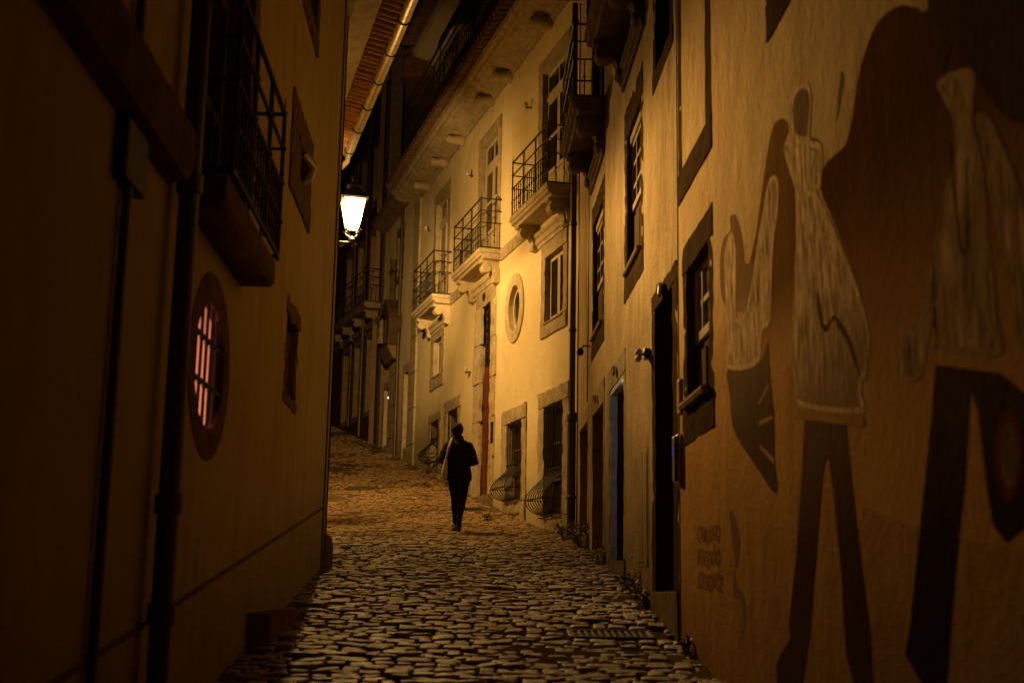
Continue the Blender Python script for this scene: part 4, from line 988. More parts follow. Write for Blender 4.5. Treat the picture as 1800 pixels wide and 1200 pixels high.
# =================================================================== MURAL
mural = thing('mural', 'street mural of a robed pair and a horned creature painted across the ochre wall', 'mural', NR.w(0, 0, 0), NR.rz)
def smooth_poly(P, k=5):
    n = len(P); out = []
    for i in range(n):
        p0, p1, p2, p3 = P[i - 1], P[i], P[(i + 1) % n], P[(i + 2) % n]
        for s in range(k):
            t = s / k
            out.append(tuple(.5 * ((2 * p1[d]) + (-p0[d] + p2[d]) * t + (2*p0[d] - 5*p1[d] + 4*p2[d] - p3[d]) * t*t + (-p0[d] + 3*p1[d] - 3*p2[d] + p3[d]) * t**3) for d in (0, 1)))
    return out
MP = {
'CLOAK_FIELD':[(4.58,2.21),(4.83,2.26),(5.01,2.21),(5.12,2.13),(5.29,1.93),(5.53,1.93),(5.65,1.93),(5.73,1.84),(5.50,1.59),(5.27,1.33),(5.14,1.15),(5.10,0.91),(5.12,0.63),(5.08,0.31),(2.6,0.24),(2.6,2.2),(3.52,2.3),(4.23,2.07),(4.40,2.12)],
'HORN':[(6.45,2.46),(6.61,2.48),(6.75,2.40),(6.91,2.22),(7.10,2.00),(7.31,1.83),(7.29,1.55),(6.85,1.20),(6.36,1.12),(6.25,1.42),(6.20,1.95),(6.30,2.11),(6.41,2.28),(6.28,2.33),(6.33,2.40)],
'TWIG':[(7.66,2.29),(7.81,2.31),(7.80,2.23),(8.02,2.23),(8.14,2.13),(8.12,1.88),(7.91,1.75),(7.67,1.67),(7.33,1.63),(7.16,1.84),(7.39,1.91),(7.43,2.03),(7.53,2.18)],
'CREATURE':[(7.77,2.21),(7.90,2.18),(8.01,2.08),(7.99,1.92),(7.95,1.69),(7.91,1.53),(7.92,1.36),(7.11,1.25),(6.98,1.41),(6.79,1.43),(6.73,1.62),(6.67,1.83),(6.57,1.96),(6.52,2.07),(6.54,2.15),(6.64,2.21),(6.77,2.20),(6.89,2.09),(7.00,1.99),(7.13,1.84),(7.28,1.69),(7.41,1.61),(7.57,1.61),(7.67,1.67),(7.65,1.91),(7.65,2.09)],
'CREATURE_TAIL':[(7.92,1.37),(7.88,1.17),(7.84,1.02),(7.68,0.90),(7.18,0.68),(6.73,0.50),(6.75,0.70),(6.75,0.91),(6.81,1.14),(6.85,1.33),(7.11,1.25)],
'SLIT1':[(7.10,1.03),(7.07,1.02),(6.82,1.09),(6.86,1.10)], 'SLIT2':[(7.09,0.93),(7.08,0.90),(6.77,0.90),(6.78,0.92)], 'SLIT3':[(7.09,0.80),(7.09,0.78),(6.75,0.65),(6.76,0.69)],
'FIGURE':[(5.98,2.47),(6.12,2.50),(6.26,2.45),(6.30,2.41),(6.28,2.30),(6.41,2.28),(6.35,2.21),(6.25,2.08),(6.17,1.94),(6.14,1.88),(6.23,1.61),(6.26,1.42),(6.29,1.37),(6.33,1.18),(6.27,0.98),(6.17,0.88),(5.23,0.72),(5.22,0.81),(5.19,0.86),(5.15,0.85),(5.08,1.00),(5.12,1.12),(5.22,1.26),(5.37,1.43),(5.59,1.66),(5.79,1.85),(5.73,1.85),(5.67,1.99),(5.72,2.07),(5.88,2.15),(5.84,2.31),(5.87,2.41)],
'FIG_BELT':[(6.28,0.89),(6.28,0.84),(5.19,0.66),(5.19,0.71)],
'FIG_LEGS':[(6.12,0.81),(5.44,0.70),(5.42,0.57),(5.32,0.19),(5.21,-0.15),(5.20,-0.35),(5.20,-0.48),(5.48,-0.51),(5.46,-0.37),(5.55,-0.25),(5.59,0.10),(5.67,0.44),(5.74,0.61),(5.83,0.53),(5.95,0.23),(6.11,-0.16),(6.28,-0.43),(6.37,-0.59),(6.77,-0.63),(6.81,-0.38),(6.72,-0.32),(6.50,-0.23),(6.52,-0.16),(6.35,0.16),(6.23,0.48)],
'FIG_HAIR':[(5.98,2.46),(6.09,2.48),(6.18,2.43),(6.18,2.30),(6.03,2.21),(5.89,2.18),(5.85,2.30),(5.88,2.41)],
'FIG_BUN':[(5.87,2.14),(5.89,2.09),(5.73,2.02),(5.73,1.85),(5.67,1.99),(5.72,2.07),(5.79,2.11)],
'FOLD':[(5.84,1.36),(5.82,1.24),(5.76,1.18),(5.69,1.16),(5.57,1.19),(5.53,1.15),(5.39,1.05),(5.24,0.88),(5.22,0.89),(5.35,1.07),(5.51,1.18),(5.58,1.21),(5.70,1.19),(5.76,1.23),(5.80,1.35)],
'ROBE':[(4.22,1.76),(4.16,1.65),(4.10,1.58),(4.09,1.49),(4.12,1.40),(4.20,1.36),(4.24,1.23),(4.30,1.22),(4.39,1.10),(4.54,0.98),(4.72,0.91),(4.75,0.80),(4.53,0.75),(4.42,0.87),(4.33,0.98),(4.34,0.86),(4.35,0.83),(3.83,0.71),(3.83,0.85),(3.85,1.03),(3.86,1.16),(3.87,1.32),(3.93,1.50),(3.91,1.67)],
'ROBE_ARM':[(3.91,1.51),(3.81,1.47),(3.71,1.33),(3.64,1.22),(3.60,1.12),(3.52,0.93),(3.55,0.67),(3.70,0.73),(3.71,0.86),(3.75,0.99),(3.80,1.11),(3.84,1.25),(3.87,1.37)],
'ROBE_LEGS':[(4.37,0.78),(4.43,0.60),(4.57,0.28),(4.73,-0.10),(4.80,-0.22),(4.64,-0.31),(4.54,-0.40),(4.43,-0.39),(4.40,-0.29),(4.27,0.08),(4.15,0.35),(4.09,0.56),(4.07,0.64),(4.02,0.57),(3.98,0.32),(3.95,0.21),(3.85,0.15),(3.69,0.20),(3.62,0.55),(3.83,0.66)],
'RING':[(3.78,0.54),(3.86,0.51),(3.90,0.42),(3.88,0.33),(3.82,0.27),(3.74,0.32),(3.70,0.40),(3.72,0.49)],
'HOOD':[(4.19,2.25),(4.20,1.80),(4.11,1.80),(4.07,1.83),(3.96,1.72),(3.80,1.53),(3.68,1.42),(3.57,1.36),(3.42,1.35),(3.0,1.5),(3.0,2.25)],
'SMUDGE':[(5.36,2.26),(5.45,2.07),(5.39,2.11),(5.31,2.21)],
'STAIN':[(7.95,0.47),(7.85,0.23),(7.75,0.12),(7.68,0.22),(7.67,0.32),(7.80,0.43)],
'STAIN2':[(7.87,-0.04),(7.84,0.12),(7.73,0.01),(7.60,-0.01),(7.52,-0.11),(7.59,-0.24),(7.66,-0.27),(7.61,-0.14),(7.70,-0.05)]}
def paint_shape(key, name, m, layer, smooth=True, parent=None):
    P = smooth_poly(MP[key]) if smooth else MP[key]
    me = bpy.data.meshes.new(name); bm = bmesh.new()
    f = bm.faces.new([bm.verts.new((x, .0006 + layer * .0004, z)) for x, z in P])
    f.normal_update(); bmesh.ops.triangulate(bm, faces=[f], ngon_method='EAR_CLIP'); bm.normal_update()
    for q in bm.faces:
        if q.normal.y < 0: q.normal_flip()
    bm.to_mesh(me); bm.free(); me.materials.append(M[m]); o = bpy.data.objects.new(name, me); COL.objects.link(o); o.parent = parent or mural; return o
def contour(key, m, layer, w):
    P = [Vector((a, b)) for a, b in smooth_poly(MP[key], 6)]; n = len(P); area = sum(P[i].x * P[(i + 1) % n].y - P[(i + 1) % n].x * P[i].y for i in range(n)); sg = 1 if area > 0 else -1
    mb = MB()
    for i in range(n):
        t = (P[(i + 1) % n] - P[i - 1]).normalized(); nn = Vector((-t.y, t.x)) * sg; q = w * (.55 + .9 * (mnoise.noise(Vector((i * .13, layer, 0))) * .5 + .5))
        for p in (P[i] + nn * .004, P[i] + nn * (.004 + q)): mb.v.append((p.x, .0006 + layer * .0004, p.y))
    mb.f = [(2 * i, 2 * ((i + 1) % n), 2 * ((i + 1) % n) + 1, 2 * i + 1) for i in range(n)]
    return mb.build('painted_contour', m, mural)
paint_shape('CLOAK_FIELD', 'painted_brown_field', 'p_brown', 0)  # brown background shape of the mural, turning ochre towards its foot
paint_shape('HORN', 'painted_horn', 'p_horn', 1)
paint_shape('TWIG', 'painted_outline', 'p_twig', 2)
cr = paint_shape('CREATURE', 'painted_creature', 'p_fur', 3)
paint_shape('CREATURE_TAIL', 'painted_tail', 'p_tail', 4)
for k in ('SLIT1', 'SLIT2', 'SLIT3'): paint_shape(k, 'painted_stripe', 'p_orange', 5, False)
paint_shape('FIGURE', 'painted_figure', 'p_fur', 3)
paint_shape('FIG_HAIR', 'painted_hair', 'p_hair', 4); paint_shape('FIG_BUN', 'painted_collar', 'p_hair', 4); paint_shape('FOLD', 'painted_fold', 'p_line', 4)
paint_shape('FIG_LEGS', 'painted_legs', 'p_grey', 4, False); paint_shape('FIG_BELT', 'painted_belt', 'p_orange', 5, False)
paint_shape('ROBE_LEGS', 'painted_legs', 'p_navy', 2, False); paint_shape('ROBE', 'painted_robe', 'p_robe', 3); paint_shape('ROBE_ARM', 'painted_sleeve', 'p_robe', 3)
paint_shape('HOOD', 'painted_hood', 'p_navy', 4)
paint_shape('RING', 'painted_ring', 'p_maroon', 5)
MP['RINGIN'] = [(3.785 + (x - 3.785) * .72, .41 + (z - .41) * .74) for x, z in MP['RING']]; paint_shape('RINGIN', 'painted_ring_centre', 'p_hair', 6)
paint_shape('SMUDGE', 'painted_smudge', 'p_hair', 1); paint_shape('STAIN', 'painted_smudge', 'p_hair', 1); paint_shape('STAIN2', 'painted_smudge', 'p_hair', 1)

for k in ('FIGURE', 'CREATURE'): contour(k, 'p_chalk', 4.5, .030)
for k in ('ROBE', 'ROBE_ARM'): contour(k, 'p_chalk2', 4.5, .020)
def stroke(pts, w, m, layer=4.7):
    P = [Vector(p) for p in smooth_poly(pts + pts[::-1][1:-1], 6)][:6 * (len(pts) - 1) + 1]; mb = MB()
    for i, p in enumerate(P):
        t = (P[min(i + 1, len(P) - 1)] - P[max(i - 1, 0)]).normalized(); nn = Vector((-t.y, t.x)); q = w * (.5 + .5 * math.sin(math.pi * (i + .5) / len(P)))
        for z in (p - nn * q, p + nn * q): mb.v.append((z.x, .0006 + layer * .0004, z.y))
    mb.f = [(2 * i, 2 * i + 2, 2 * i + 3, 2 * i + 1) for i in range(len(P) - 1)]
    return mb.build('painted_stroke', m, mural)
stroke([(5.98, 1.80), (5.92, 1.55), (5.93, 1.30), (5.84, 1.14), (5.88, .95)], .012, 'p_chalk'); stroke([(5.80, 1.74), (5.66, 1.48), (5.62, 1.28), (5.58, 1.22)], .013, 'p_chalk')
stroke([(5.70, 1.62), (5.50, 1.38), (5.40, 1.18), (5.36, 1.08)], .010, 'p_chalk'); stroke([(6.02, 2.02), (5.95, 1.90), (5.82, 1.84)], .010, 'p_chalk'); stroke([(6.24, 2.16), (6.08, 2.20), (5.94, 2.14)], .010, 'p_chalk')
stroke([(6.90, 1.98), (6.86, 1.75), (7.05, 1.55), (7.16, 1.38)], .012, 'p_chalk'); stroke([(7.74, 2.05), (7.78, 1.80), (7.76, 1.55), (7.62, 1.50)], .010, 'p_chalk')
stroke([(4.14, 1.50), (4.11, 1.25), (4.09, 1.13), (4.05, 1.10), (4.02, 1.2), (4.0, 1.4)], .009, 'p_line'); stroke([(4.33, 1.18), (4.36, .98), (4.34, .86)], .009, 'p_line'); stroke([(3.96, 1.34), (3.98, 1.1), (3.97, .80)], .007, 'p_chalk2')
# hand-lettered marker graffiti
fc = bpy.data.curves.new('graffiti', 'FONT'); fc.body = 'CAMINHO\nREFLEX\u00c3O\nLIBERDADE'; fc.size = .155; fc.space_line = 1.0; fc.align_x = 'LEFT'; fc.shear = .12; fc.offset = .0025
to = bpy.data.objects.new('tmp_text', fc); COL.objects.link(to); dg = bpy.context.evaluated_depsgraph_get(); dg.update()
tm = bpy.data.meshes.new_from_object(to.evaluated_get(dg)); COL.objects.unlink(to); bpy.data.objects.remove(to)
tm.name = 'graffiti_text'; tm.materials.append(M['p_ink'])
for v in tm.vertices:
    x, y = v.co.x, v.co.y; v.co.x = x * 1.12; v.co.y = y + .010 * math.sin(x * 13) - .03 * x; v.co.z = 0
gt = bpy.data.objects.new('graffiti', tm); COL.objects.link(gt)
tag(gt, 'small hand-lettered marker graffiti in three lines low on the ochre wall', 'graffiti')
gt.matrix_world = NR.mat(9.10, .004, .325) @ Matrix.Rotation(math.pi, 4, 'Z') @ Matrix.Rotation(R(90), 4, 'X')

# =================================================================== SMALL WALL FITTINGS
def intercom(F, x, z, h, label):
    t = thing('intercom', label, 'intercom'); t.matrix_world = F.mat(x, .0, z)
    MB().box(-.06, .06, .03, .055, -h / 2, h / 2).build('plate', 'blackplastic', t, bevel=.006)
    MB().box(-.075, .075, .0, .032, -h / 2 - .015, h / 2 + .015).build('backplate', 'zinc', t, bevel=.004)
    MB().box(-.03, .03, .054, .060, .02, .02 + .07).build('call_button', 'violet', t)
    return t
intercom(FR, 4.84, 2.86, .40, 'slim black intercom with a violet light beside the red door')
intercom(NR, 9.80, .98, .34, 'narrow intercom with a violet button at the edge of the mural')
t = thing('tile_sign', 'small glazed tile plate by the mural window', 'sign'); t.matrix_world = NR.mat(9.77, 0, 1.46)
MB().box(-.065, .055, 0, .02, -.13, .13).build('tile', 'plate', t, bevel=.004); MB().box(-.05, .04, .019, .023, -.115, .115).build('glaze', 'p_horn', t)
t = thing('security_camera', 'pale security lamp on a bracket left of the tall black doorway', 'security light'); t.matrix_world = NR.mat(11.5, 0, 2.10)
MB().box(-.05, .05, 0, .05, -.05, .05).build('mount', 'blackplastic', t, bevel=.006)
mb = MB(); mb.tube([(0, .04, 0), (.02, .09, .0)], .013, 8); mb.build('arm', 'plastic', t, True)
mb = MB(); mb.lathe([(.0, -.035), (.024, -.035), (.031, -.015), (.031, .035), (.02, .04), (0, .036)], (.03, .095, .026), 12, 'x'); mb.lathe([(.0, -.035), (.024, -.035), (.031, -.015), (.031, .035), (.02, .04), (0, .036)], (.03, .095, -.034), 12, 'x'); mb.build('lamp_head', 'plastic', t, True)
t = thing('wall_bell', 'small round black bell on a stub beside the downpipe window', 'bell'); t.matrix_world = NR.mat(17.35, 0, 3.22)
mb = MB(); mb.tube([(0, 0, .05), (0, .10, .05), (0, .13, .0)], .012, 8); mb.build('stub', 'iron', t, True)
mb = MB(); mb.lathe([(0, -.06), (.03, -.055), (.05, -.02), (.05, .02), (.02, .05), (0, .05)], (0, .14, -.03), 14); mb.build('dome', 'iron', t, True)
ins = thing('wall_insulator', 'white porcelain cable insulator beside the nearest tall french window', 'insulator', group='porcelain insulators on the yellow house'); ins.matrix_world = FR.mat(2.65, 0, 8.55)
mb = MB(); mb.tube([(0, 0, 0), (0, .10, 0), (0, .12, .03)], .012, 8); mb.build('pin', 'iron', ins, True)
mb = MB(); mb.lathe([(0, -.04), (.035, -.035), (.045, -.01), (.03, .0), (.042, .02), (.03, .05), (0, .055)], (0, .12, .04), 12); mb.lathe([(.0, -.03), (.03, -.03), (.038, 0), (.026, .03), (0, .035)], (.09, .07, .02), 12, 'x'); mb.build('porcelain', 'plate', ins, True)
for x, z, lab in ((6.94, 8.58, 'white porcelain insulator between the two left french windows'), (11.13, 8.5, 'white porcelain insulator left of the farthest french window'), (6.74, 4.31, 'white insulator low on the wall left of the red door')):
    c = copy_thing(ins, lab); c.matrix_world = FR.mat(x, 0, z)

# shrine on the pale house: gabled stone canopy with a crucifix above
t = thing('wall_shrine', 'dark carved stone shrine with a tall cross on the pale house', 'shrine'); t.matrix_world = FR.mat(15.15, 0, 6.0)
mb = MB(); mb.prism_y([(-.62, .25), (.62, .25), (.78, .95), (.5, 1.25), (0, 1.62), (-.5, 1.25), (-.78, .95)], 0, .36); mb.build('canopy', 'stone_near', t, bevel=.02)
mb = MB(); mb.prism_y([(-.42, .34), (.42, .34), (.42, .95), (.2, 1.16), (-.2, 1.16), (-.42, .95)], .355, .39); mb.build('niche', 'blackplastic', t)
mb = MB(); mb.lathe([(.12, .36), (.14, .42), (.09, .62), (.12, .75), (.07, .85), (.09, .93), (.06, 1.02), (0, 1.05)], (0, .40, 0), 12); mb.build('figure', 'stone_dark', t, True)
mb = MB(); mb.prism_x([(0, -.15), (.18, -.1), (.3, .1), (.36, .25), (0, .25)], -.6, .6); mb.build('bracket', 'stone_dark', t, bevel=.02)
mb = MB(); mb.rough(-.06, .06, .10, .22, 1.5, 2.75, .12, .008, 3); mb.rough(-.26, .26, .11, .21, 2.35, 2.47, .12, .008, 4); mb.build('cross', 'stone_near', t, True)

# weeds along the foot of the right-hand houses
def weed(x, y, r, h, n, label, seed):
    rn = random.Random(seed); t = thing('weed', label, 'plant', (x, y, gz(y)), group='weeds at the foot of the wall')
    st, lf = MB(), MB()
    for i in range(n):
        a = rn.uniform(0, 6.28); q = rn.random() ** .6; bx, by = r * .35 * math.cos(a) * rn.random(), r * .35 * math.sin(a) * rn.random()
        tip = Vector((r * q * math.cos(a), r * q * math.sin(a), h * rn.uniform(.35, 1.) * (1.1 - .4 * q))); mid = Vector((bx, by, 0)).lerp(tip, .55) + Vector((0, 0, h * .16))
        st.tube([(bx, by, -.03), mid, tip], .0028, 4, False)
        for k in range(rn.randint(5, 8)):
            p = mid.lerp(tip, rn.uniform(-.3, 1.05)); ln = rn.uniform(.018, .042); wd = ln * rn.uniform(.35, .55)
            d = Vector((rn.gauss(0, 1), rn.gauss(0, 1), rn.gauss(.2, .6))).normalized(); s = d.cross(Vector((rn.gauss(0, .4), rn.gauss(0, .4), 1))).normalized()
            lf.add([p, p + d * ln * .5 + s * wd, p + d * ln, p + d * ln * .5 - s * wd], [(0, 1, 2, 3)])
    st.build('stems', 'leaf', t); lf.build('leaves', 'leaf', t)
for i, (x, y, r, h, n, lab) in enumerate(((.86, 19.0, .26, .34, 40, 'bushy weed left of the downpipe foot'), (1.02, 17.55, .30, .40, 55, 'largest weed clump in front of the shabby doorway'),
        (1.10, 15.25, .16, .20, 22, 'low weed between the two middle doorways'), (1.19, 13.0, .13, .16, 18, 'small weed below the bluish doorway'),
        (1.21, 12.15, .17, .24, 26, 'thin weed under the utility hatch'), (1.24, 11.55, .15, .17, 30, 'dark weed tuft at the corner of the tall black doorway'), (1.29, 9.35, .09, .13, 14, 'sprig of weed at the foot of the mural wall'),
        (-.36, 22.2, .13, .12, 20, 'weed tuft under the red door threshold'), (-1.75, 26.9, .16, .14, 22, 'weed under the farthest barred window'))):
    weed(x, y, r, h, n, lab, 300 + i)

# =================================================================== THE WALKER
def loft(mb, rings, n=16):
    """rings: (centre, rx, ry) stacked ellipses in the horizontal plane"""
    vs = []; fs = []
    for c, rx, ry in rings:
        for k in range(n):
            a = 2 * math.pi * k / n; vs.append((c[0] + rx * math.cos(a), c[1] + ry * math.sin(a), c[2]))
    for i in range(len(rings) - 1):
        for k in range(n):
            a = i * n + k; b = i * n + (k + 1) % n; fs.append((a, b, b + n, a + n))
    fs.append(tuple(range(n))[::-1]); fs.append(tuple(len(vs) - n + k for k in range(n)))
    mb.add(vs, fs)
def limb(mb, pts, rs, n=14):
    """tapered limb with rounded ends"""
    pts = [Vector(p) for p in pts]; P = []; Q = []
    d0 = (pts[0] - pts[1]).normalized(); d1 = (pts[-1] - pts[-2]).normalized()
    for f, g in ((.95, .3), (.7, .7)): P.append(pts[0] + d0 * rs[0] * f); Q.append(rs[0] * g)
    for i in range(len(pts)):
        P.append(pts[i]); Q.append(rs[i])
    for f, g in ((.7, .7), (.95, .3)): P.append(pts[-1] + d1 * rs[-1] * f); Q.append(rs[-1] * g)
    mb.tube(P, Q, n)
def ball(mb, c, rx, ry, rz, n=16, k=10):
    loft(mb, [((c[0], c[1], c[2] - rz * math.cos(math.pi * (i + .15) / (k - .7))), max(.004, rx * math.sin(math.pi * (i + .15) / (k - .7))), max(.004, ry * math.sin(math.pi * (i + .15) / (k - .7)))) for i in range(k)], n)
def fused(mb, name, m, parent, voxel=.012, smooth=6, folds=0.):
    o = mb.build(name, m, parent)
    md = o.modifiers.new('r', 'REMESH'); md.mode = 'VOXEL'; md.voxel_size = voxel; md.use_smooth_shade = True
    md = o.modifiers.new('s', 'SMOOTH'); md.iterations = smooth; md.factor = .5
    dg = bpy.context.evaluated_depsgraph_get(); dg.update()
    me = bpy.data.meshes.new_from_object(o.evaluated_get(dg)); o.modifiers.clear(); o.data = me
    if not me.materials: me.materials.append(M[m])
    if folds:
        me.update()
        nn = [v.normal.copy() for v in me.vertices]
        for v, q in zip(me.vertices, nn):
            p = v.co; f = mnoise.noise(Vector((p.x * 9, p.y * 9, p.z * 16))) + .6 * mnoise.noise(Vector((p.x * 20 + p.z * 14, p.y * 18, p.z * 26 - p.x * 8)))
            v.co = p + q * f * folds
    me.polygons.foreach_set('use_smooth', [True] * len(me.polygons)); return o

PX, PY = -.80, 20.02
person = thing('person', 'person in a dark jacket and jeans walking up the street, seen from behind', 'person', (PX, PY, gz(PY)))
hipL, kneeL, ankL = (-.082, .19, .94), (-.055, .44, .55), (-.040, .47, .165)
hipR, kneeR, ankR = (.088, .18, .94), (.055, .25, .53), (.034, -.01, .25)
shL, elL, wrL = (-.190, .215, 1.375), (-.285, .15, 1.13), (-.11, .36, 1.10)
shR, elR, wrR = (.150, .215, 1.375), (.255, .14, 1.10), (.07, .37, 1.10)
hc = (-.045, .27, 1.615)
mb = MB()
loft(mb, [((0, .19, .84), .15, .10), ((0, .19, .93), .165, .115), ((-.005, .195, 1.03), .15, .10), ((-.012, .20, 1.14), .135, .095), ((-.018, .205, 1.26), .16, .105), ((-.02, .21, 1.36), .175, .10), ((-.02, .215, 1.42), .15, .085), ((-.025, .225, 1.46), .07, .065), ((-.03, .235, 1.50), .056, .058), ((-.04, .25, 1.56), .055, .058)])
ball(mb, hc, .076, .096, .115)
ball(mb, (hc[0], hc[1] + .045, hc[2] - .055), .055, .055, .06)
mb.add([(hc[0] - .014, hc[1] + .092, hc[2] - .03), (hc[0] + .014, hc[1] + .092, hc[2] - .03), (hc[0], hc[1] + .12, hc[2] - .028), (hc[0], hc[1] + .09, hc[2] + .02)], [(0, 1, 2), (0, 2, 3), (1, 3, 2), (0, 3, 1)])
for s in (-1, 1): ball(mb, (hc[0] + s * .079, hc[1] - .005, hc[2] - .005), .012, .022, .034, 10, 8)
for h, k, a in ((hipL, kneeL, ankL), (hipR, kneeR, ankR)): limb(mb, [h, tuple((Vector(h) + Vector(k)) / 2), k, tuple(Vector(k).lerp(Vector(a), .35)), a], [.085, .075, .055, .056, .036])
for s, e, w_ in ((shL, elL, wrL), (shR, elR, wrR)): limb(mb, [s, e, tuple(Vector(e).lerp(Vector(w_), .3)), w_], [.052, .040, .040, .027])
# hands: palm, four unequal curled fingers and a thumb each, held together in front of the chest
for w_, sx in ((wrL, 1), (wrR, -1)):
    p = Vector(w_); d = Vector((sx * .45, .75, .25)).normalized(); side = Vector((0, -.2, 1)).cross(d).normalized() * -sx; up = d.cross(side).normalized()
    limb(mb, [p + d * .02, p + d * .07], [.026, .034])
    for i, ln in enumerate((.068, .078, .072, .056)):
        b0 = p + d * .085 + up * ((i - 1.5) * .017); k1 = b0 + d * ln * .5; k2 = k1 + (d * .4 + side * .8).normalized() * ln * .4; k3 = k2 + (side * .9 - d * .3).normalized() * ln * .3
        limb(mb, [b0, k1, k2, k3], [.0092, .0088, .008, .007], 8)
    b0 = p + d * .03 + up * .022; limb(mb, [b0, b0 + (up * .6 + d * .5 + side * .3) * .04, b0 + (up * .5 + d * .9 + side * .5) * .06], [.012, .0105, .009], 8)
for (a, tdir, zoff) in ((ankL, Vector((-.02, 1, -.02)), 0), (ankR, Vector((0, .12, -1)), 0)):
    A = Vector(a); td = tdir.normalized()
    base = A + (Vector((0, -.02, -.06)) if td.y > .5 else Vector((0, -.005, -.01)))
    limb(mb, [base, base + td * .10, base + td * .15], [.030, .028, .022])
body = fused(mb, 'body', 'skin', person, .0075, 3)
# hair
mb = MB(); ball(mb, (hc[0], hc[1] - .014, hc[2] + .024), .100, .112, .112); ball(mb, (hc[0], hc[1] - .045, hc[2] - .035), .082, .062, .068); ball(mb, (hc[0] + .02, hc[1] + .02, hc[2] + .085), .06, .07, .05)
fused(mb, 'hair', 'hair', person, .009, 2, .006)
# jacket: boxy, open hem, collar, sleeves pushed forward
mb = MB()
loft(mb, [((.005, .185, .815), .198, .145), ((.005, .185, .83), .204, .15), ((.0, .19, .95), .196, .142), ((-.008, .195, 1.06), .188, .135), ((-.015, .20, 1.18), .194, .136), ((-.018, .205, 1.29), .212, .136), ((-.02, .21, 1.37), .216, .124), ((-.02, .215, 1.425), .178, .100), ((-.024, .222, 1.465), .10, .082), ((-.028, .23, 1.50), .078, .075), ((-.03, .235, 1.525), .075, .072)], 24)
for s, e, w_ in ((shL, elL, wrL), (shR, elR, wrR)):
    limb(mb, [s, tuple(Vector(s).lerp(Vector(e), .5)), e, tuple(Vector(e).lerp(Vector(w_), .45)), tuple(Vector(e).lerp(Vector(w_), .9))], [.066, .070, .068, .060, .050])
fused(mb, 'jacket', 'jacket', person, .011, 5, .007)
mb = MB(); loft(mb, [((-.026, .226, 1.475), .092, .082), ((-.03, .232, 1.51), .086, .08), ((-.033, .236, 1.535), .080, .076), ((-.034, .238, 1.54), .070, .068)], 20); fused(mb, 'collar', 'jacket', person, .009, 2, .003)
# jeans with bunching at knee and ankle
mb = MB()
loft(mb, [((0, .19, .83), .155, .115), ((0, .19, .90), .165, .122), ((0, .19, .98), .158, .11), ((0, .195, 1.03), .15, .105)], 20)
for h, k, a in ((hipL, kneeL, ankL), (hipR, kneeR, ankR)):
    H, K, A = Vector(h), Vector(k), Vector(a)
    limb(mb, [H, H.lerp(K, .35), H.lerp(K, .75), K, K.lerp(A, .25), K.lerp(A, .55), K.lerp(A, .85), A + (K - A).normalized() * .02], [.104, .100, .082, .074, .072, .062, .052, .056])
fused(mb, 'trousers', 'jeans', person, .010, 4, .006)
# shoes: the left planted ahead, the right pushing off with its sole towards us
mb = MB(); gl = gslope(PY + .5); gl0 = gz(PY + .5) - gz(PY)
limb(mb, [(-.06, .41, .085), (-.062, .50, .078), (-.064, .60, .085)], [.042, .044, .034]); limb(mb, [(-.06, .44, .13), (-.06, .47, .10)], [.042, .044])
sh = fused(mb, 'shoe', 'shoe', person, .008, 3)
MB().prism_y([(0, 0)], 0, 0) if False else None
mb = MB(); ov = [(.040 * math.sin(a) * (1.05 if math.cos(a) > 0 else .85), .135 * math.cos(a)) for a in [2 * math.pi * i / 20 for i in range(20)]]
n = len(ov)
def sole(o_, ex, ey, ez, th):
    o_, ex, ey, ez = Vector(o_), Vector(ex), Vector(ey).normalized(), Vector(ez).normalized(); m_ = MB(); vs = []
    for t_ in (0, th):
        for a, b in ov: vs.append(o_ + ex * a + ey * b + ez * t_)
    m_.add(vs, [(i, (i + 1) % n, (i + 1) % n + n, i + n) for i in range(n)] + [tuple(range(n))[::-1], tuple(range(n, 2 * n))]); return m_
sole((-.062, .505, .042), (1, 0, 0), (0, 1, .19), (0, -.19, 1), .022).build('sole', 'sole', sh, bevel=.004)
mb = MB(); limb(mb, [(.030, -.02, .245), (.030, .0, .16), (.030, .015, .07), (.03, .05, .035)], [.040, .043, .040, .030]); limb(mb, [(.030, .0, .26), (.030, .03, .22)], [.042, .045])
sh = fused(mb, 'shoe', 'shoe', person, .008, 3)
sole((.030, -.045, .145), (1, 0, 0), (0, -.17, 1), (0, 1, .17), .02).build('sole', 'sole', sh, bevel=.004)
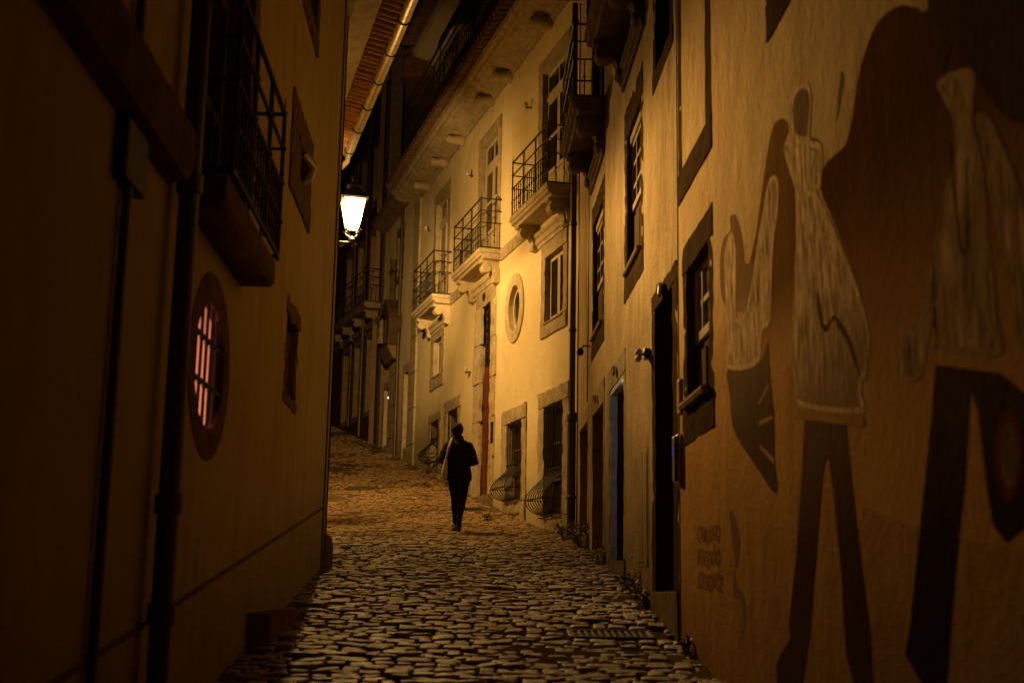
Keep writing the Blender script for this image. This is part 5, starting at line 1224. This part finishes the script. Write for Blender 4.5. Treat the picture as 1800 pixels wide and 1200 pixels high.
# tote bag hanging from the left shoulder
bag = thing('tote_bag', 'cream canvas tote bag hanging from the walker\'s left shoulder', 'bag', (PX, PY, gz(PY)))
mb = MB(); rows = [(1.13, .022, .135, -.205, .06), (1.08, .032, .140, -.208, .06), (1.0, .045, .145, -.216, .055), (.92, .052, .145, -.222, .05), (.85, .048, .138, -.224, .05), (.82, .030, .125, -.222, .05)]
loft(mb, [((x, y, z), a, b) for z, a, b, x, y in rows][::-1], 24); fused(mb, 'pouch', 'canvas', bag, .008, 2, .006)
mb = MB()
for ya, yb in ((-.03, .13), (.12, .25)):
    pts = [(-.205, ya, 1.11), (-.185, ya * .8 + .03, 1.25), (-.160, (ya + yb) / 2 * .6 + .06, 1.38), (-.135, .20, 1.475), (-.135, .27, 1.45), (-.17, .32, 1.36), (-.20, yb + .12, 1.2), (-.205, yb, 1.11)]
    pts = [Vector(p) for p in pts]; sp = []
    for i in range(len(pts) - 1):
        p0, p1, p2, p3 = pts[max(i - 1, 0)], pts[i], pts[i + 1], pts[min(i + 2, len(pts) - 1)]
        for s in range(5):
            t_ = s / 5; sp.append(.5 * (2 * p1 + (p2 - p0) * t_ + (2 * p0 - 5 * p1 + 4 * p2 - p3) * t_ * t_ + (3 * p1 - p0 - 3 * p2 + p3) * t_ ** 3))
    sp.append(pts[-1]); mb.tube(sp, .0115, 8)
    if ya < 0:   # the strap that shows on the back lies over the jacket
        q = [Vector((-.205, -.02, 1.11)), Vector((-.178, .035, 1.24)), Vector((-.150, .062, 1.34)), Vector((-.128, .10, 1.43)), Vector((-.118, .17, 1.487)), Vector((-.118, .24, 1.482))]
        mb.tube(q, .012, 8)
mb.build('strap', 'canvas', bag, True)

# =================================================================== SKY, ADDED WEAK SUN, CAMERA
world = bpy.data.worlds.new('World'); scene.world = world; world.use_nodes = True
nt = world.node_tree; bg = nt.nodes['Background']
sky = nt.nodes.new('ShaderNodeTexSky'); sky.sky_type = 'NISHITA'; sky.sun_disc = False; sky.sun_elevation = R(-6); sky.sun_rotation = R(200)
nt.links.new(sky.outputs[0], bg.inputs[0]); bg.inputs[1].default_value = .006
sl = bpy.data.lights.new('added_sun', 'SUN'); sl.energy = .002; sl.angle = R(.5); sl.color = (.75, .82, 1.)  # very weak sun lamp, added; no moon stands in view
so = bpy.data.objects.new('added_sun_light', sl); COL.objects.link(so); so.rotation_euler = (R(35), 0, R(200))

cd = bpy.data.cameras.new('camera'); cam = bpy.data.objects.new('camera', cd); COL.objects.link(cam); scene.camera = cam
cd.sensor_width = 36; cd.lens = 45; cd.clip_start = .05; cd.clip_end = 500
pitch = math.atan(430 / 2250.); roll = R(1.0)
f = Vector((0, math.cos(pitch), math.sin(pitch))); u0 = Vector((0, -math.sin(pitch), math.cos(pitch))); r0 = Vector((1, 0, 0))
rt = r0 * math.cos(roll) + u0 * math.sin(roll); up = -r0 * math.sin(roll) + u0 * math.cos(roll)
cam.matrix_world = Matrix((rt, up, -f)).transposed().to_4x4()
cd.dof.use_dof = True; cd.dof.focus_distance = 20.5; cd.dof.aperture_fstop = 2.2

scene.view_settings.view_transform = 'Standard'; scene.view_settings.look = 'None'; scene.view_settings.exposure = 0; scene.view_settings.gamma = 1
for k in ('lampglass', 'bulb', 'redglow', 'violet', 'whiteled'): M[k].cycles.emission_sampling = 'NONE'   # the point light inside the lantern does the lighting
scene.cycles.use_denoising = True
scene.cycles.max_bounces = 8; scene.cycles.diffuse_bounces = 6; scene.cycles.glossy_bounces = 3; scene.cycles.transparent_max_bounces = 12
scene.cycles.sample_clamp_indirect = 4.; scene.cycles.caustics_reflective = False; scene.cycles.caustics_refractive = False
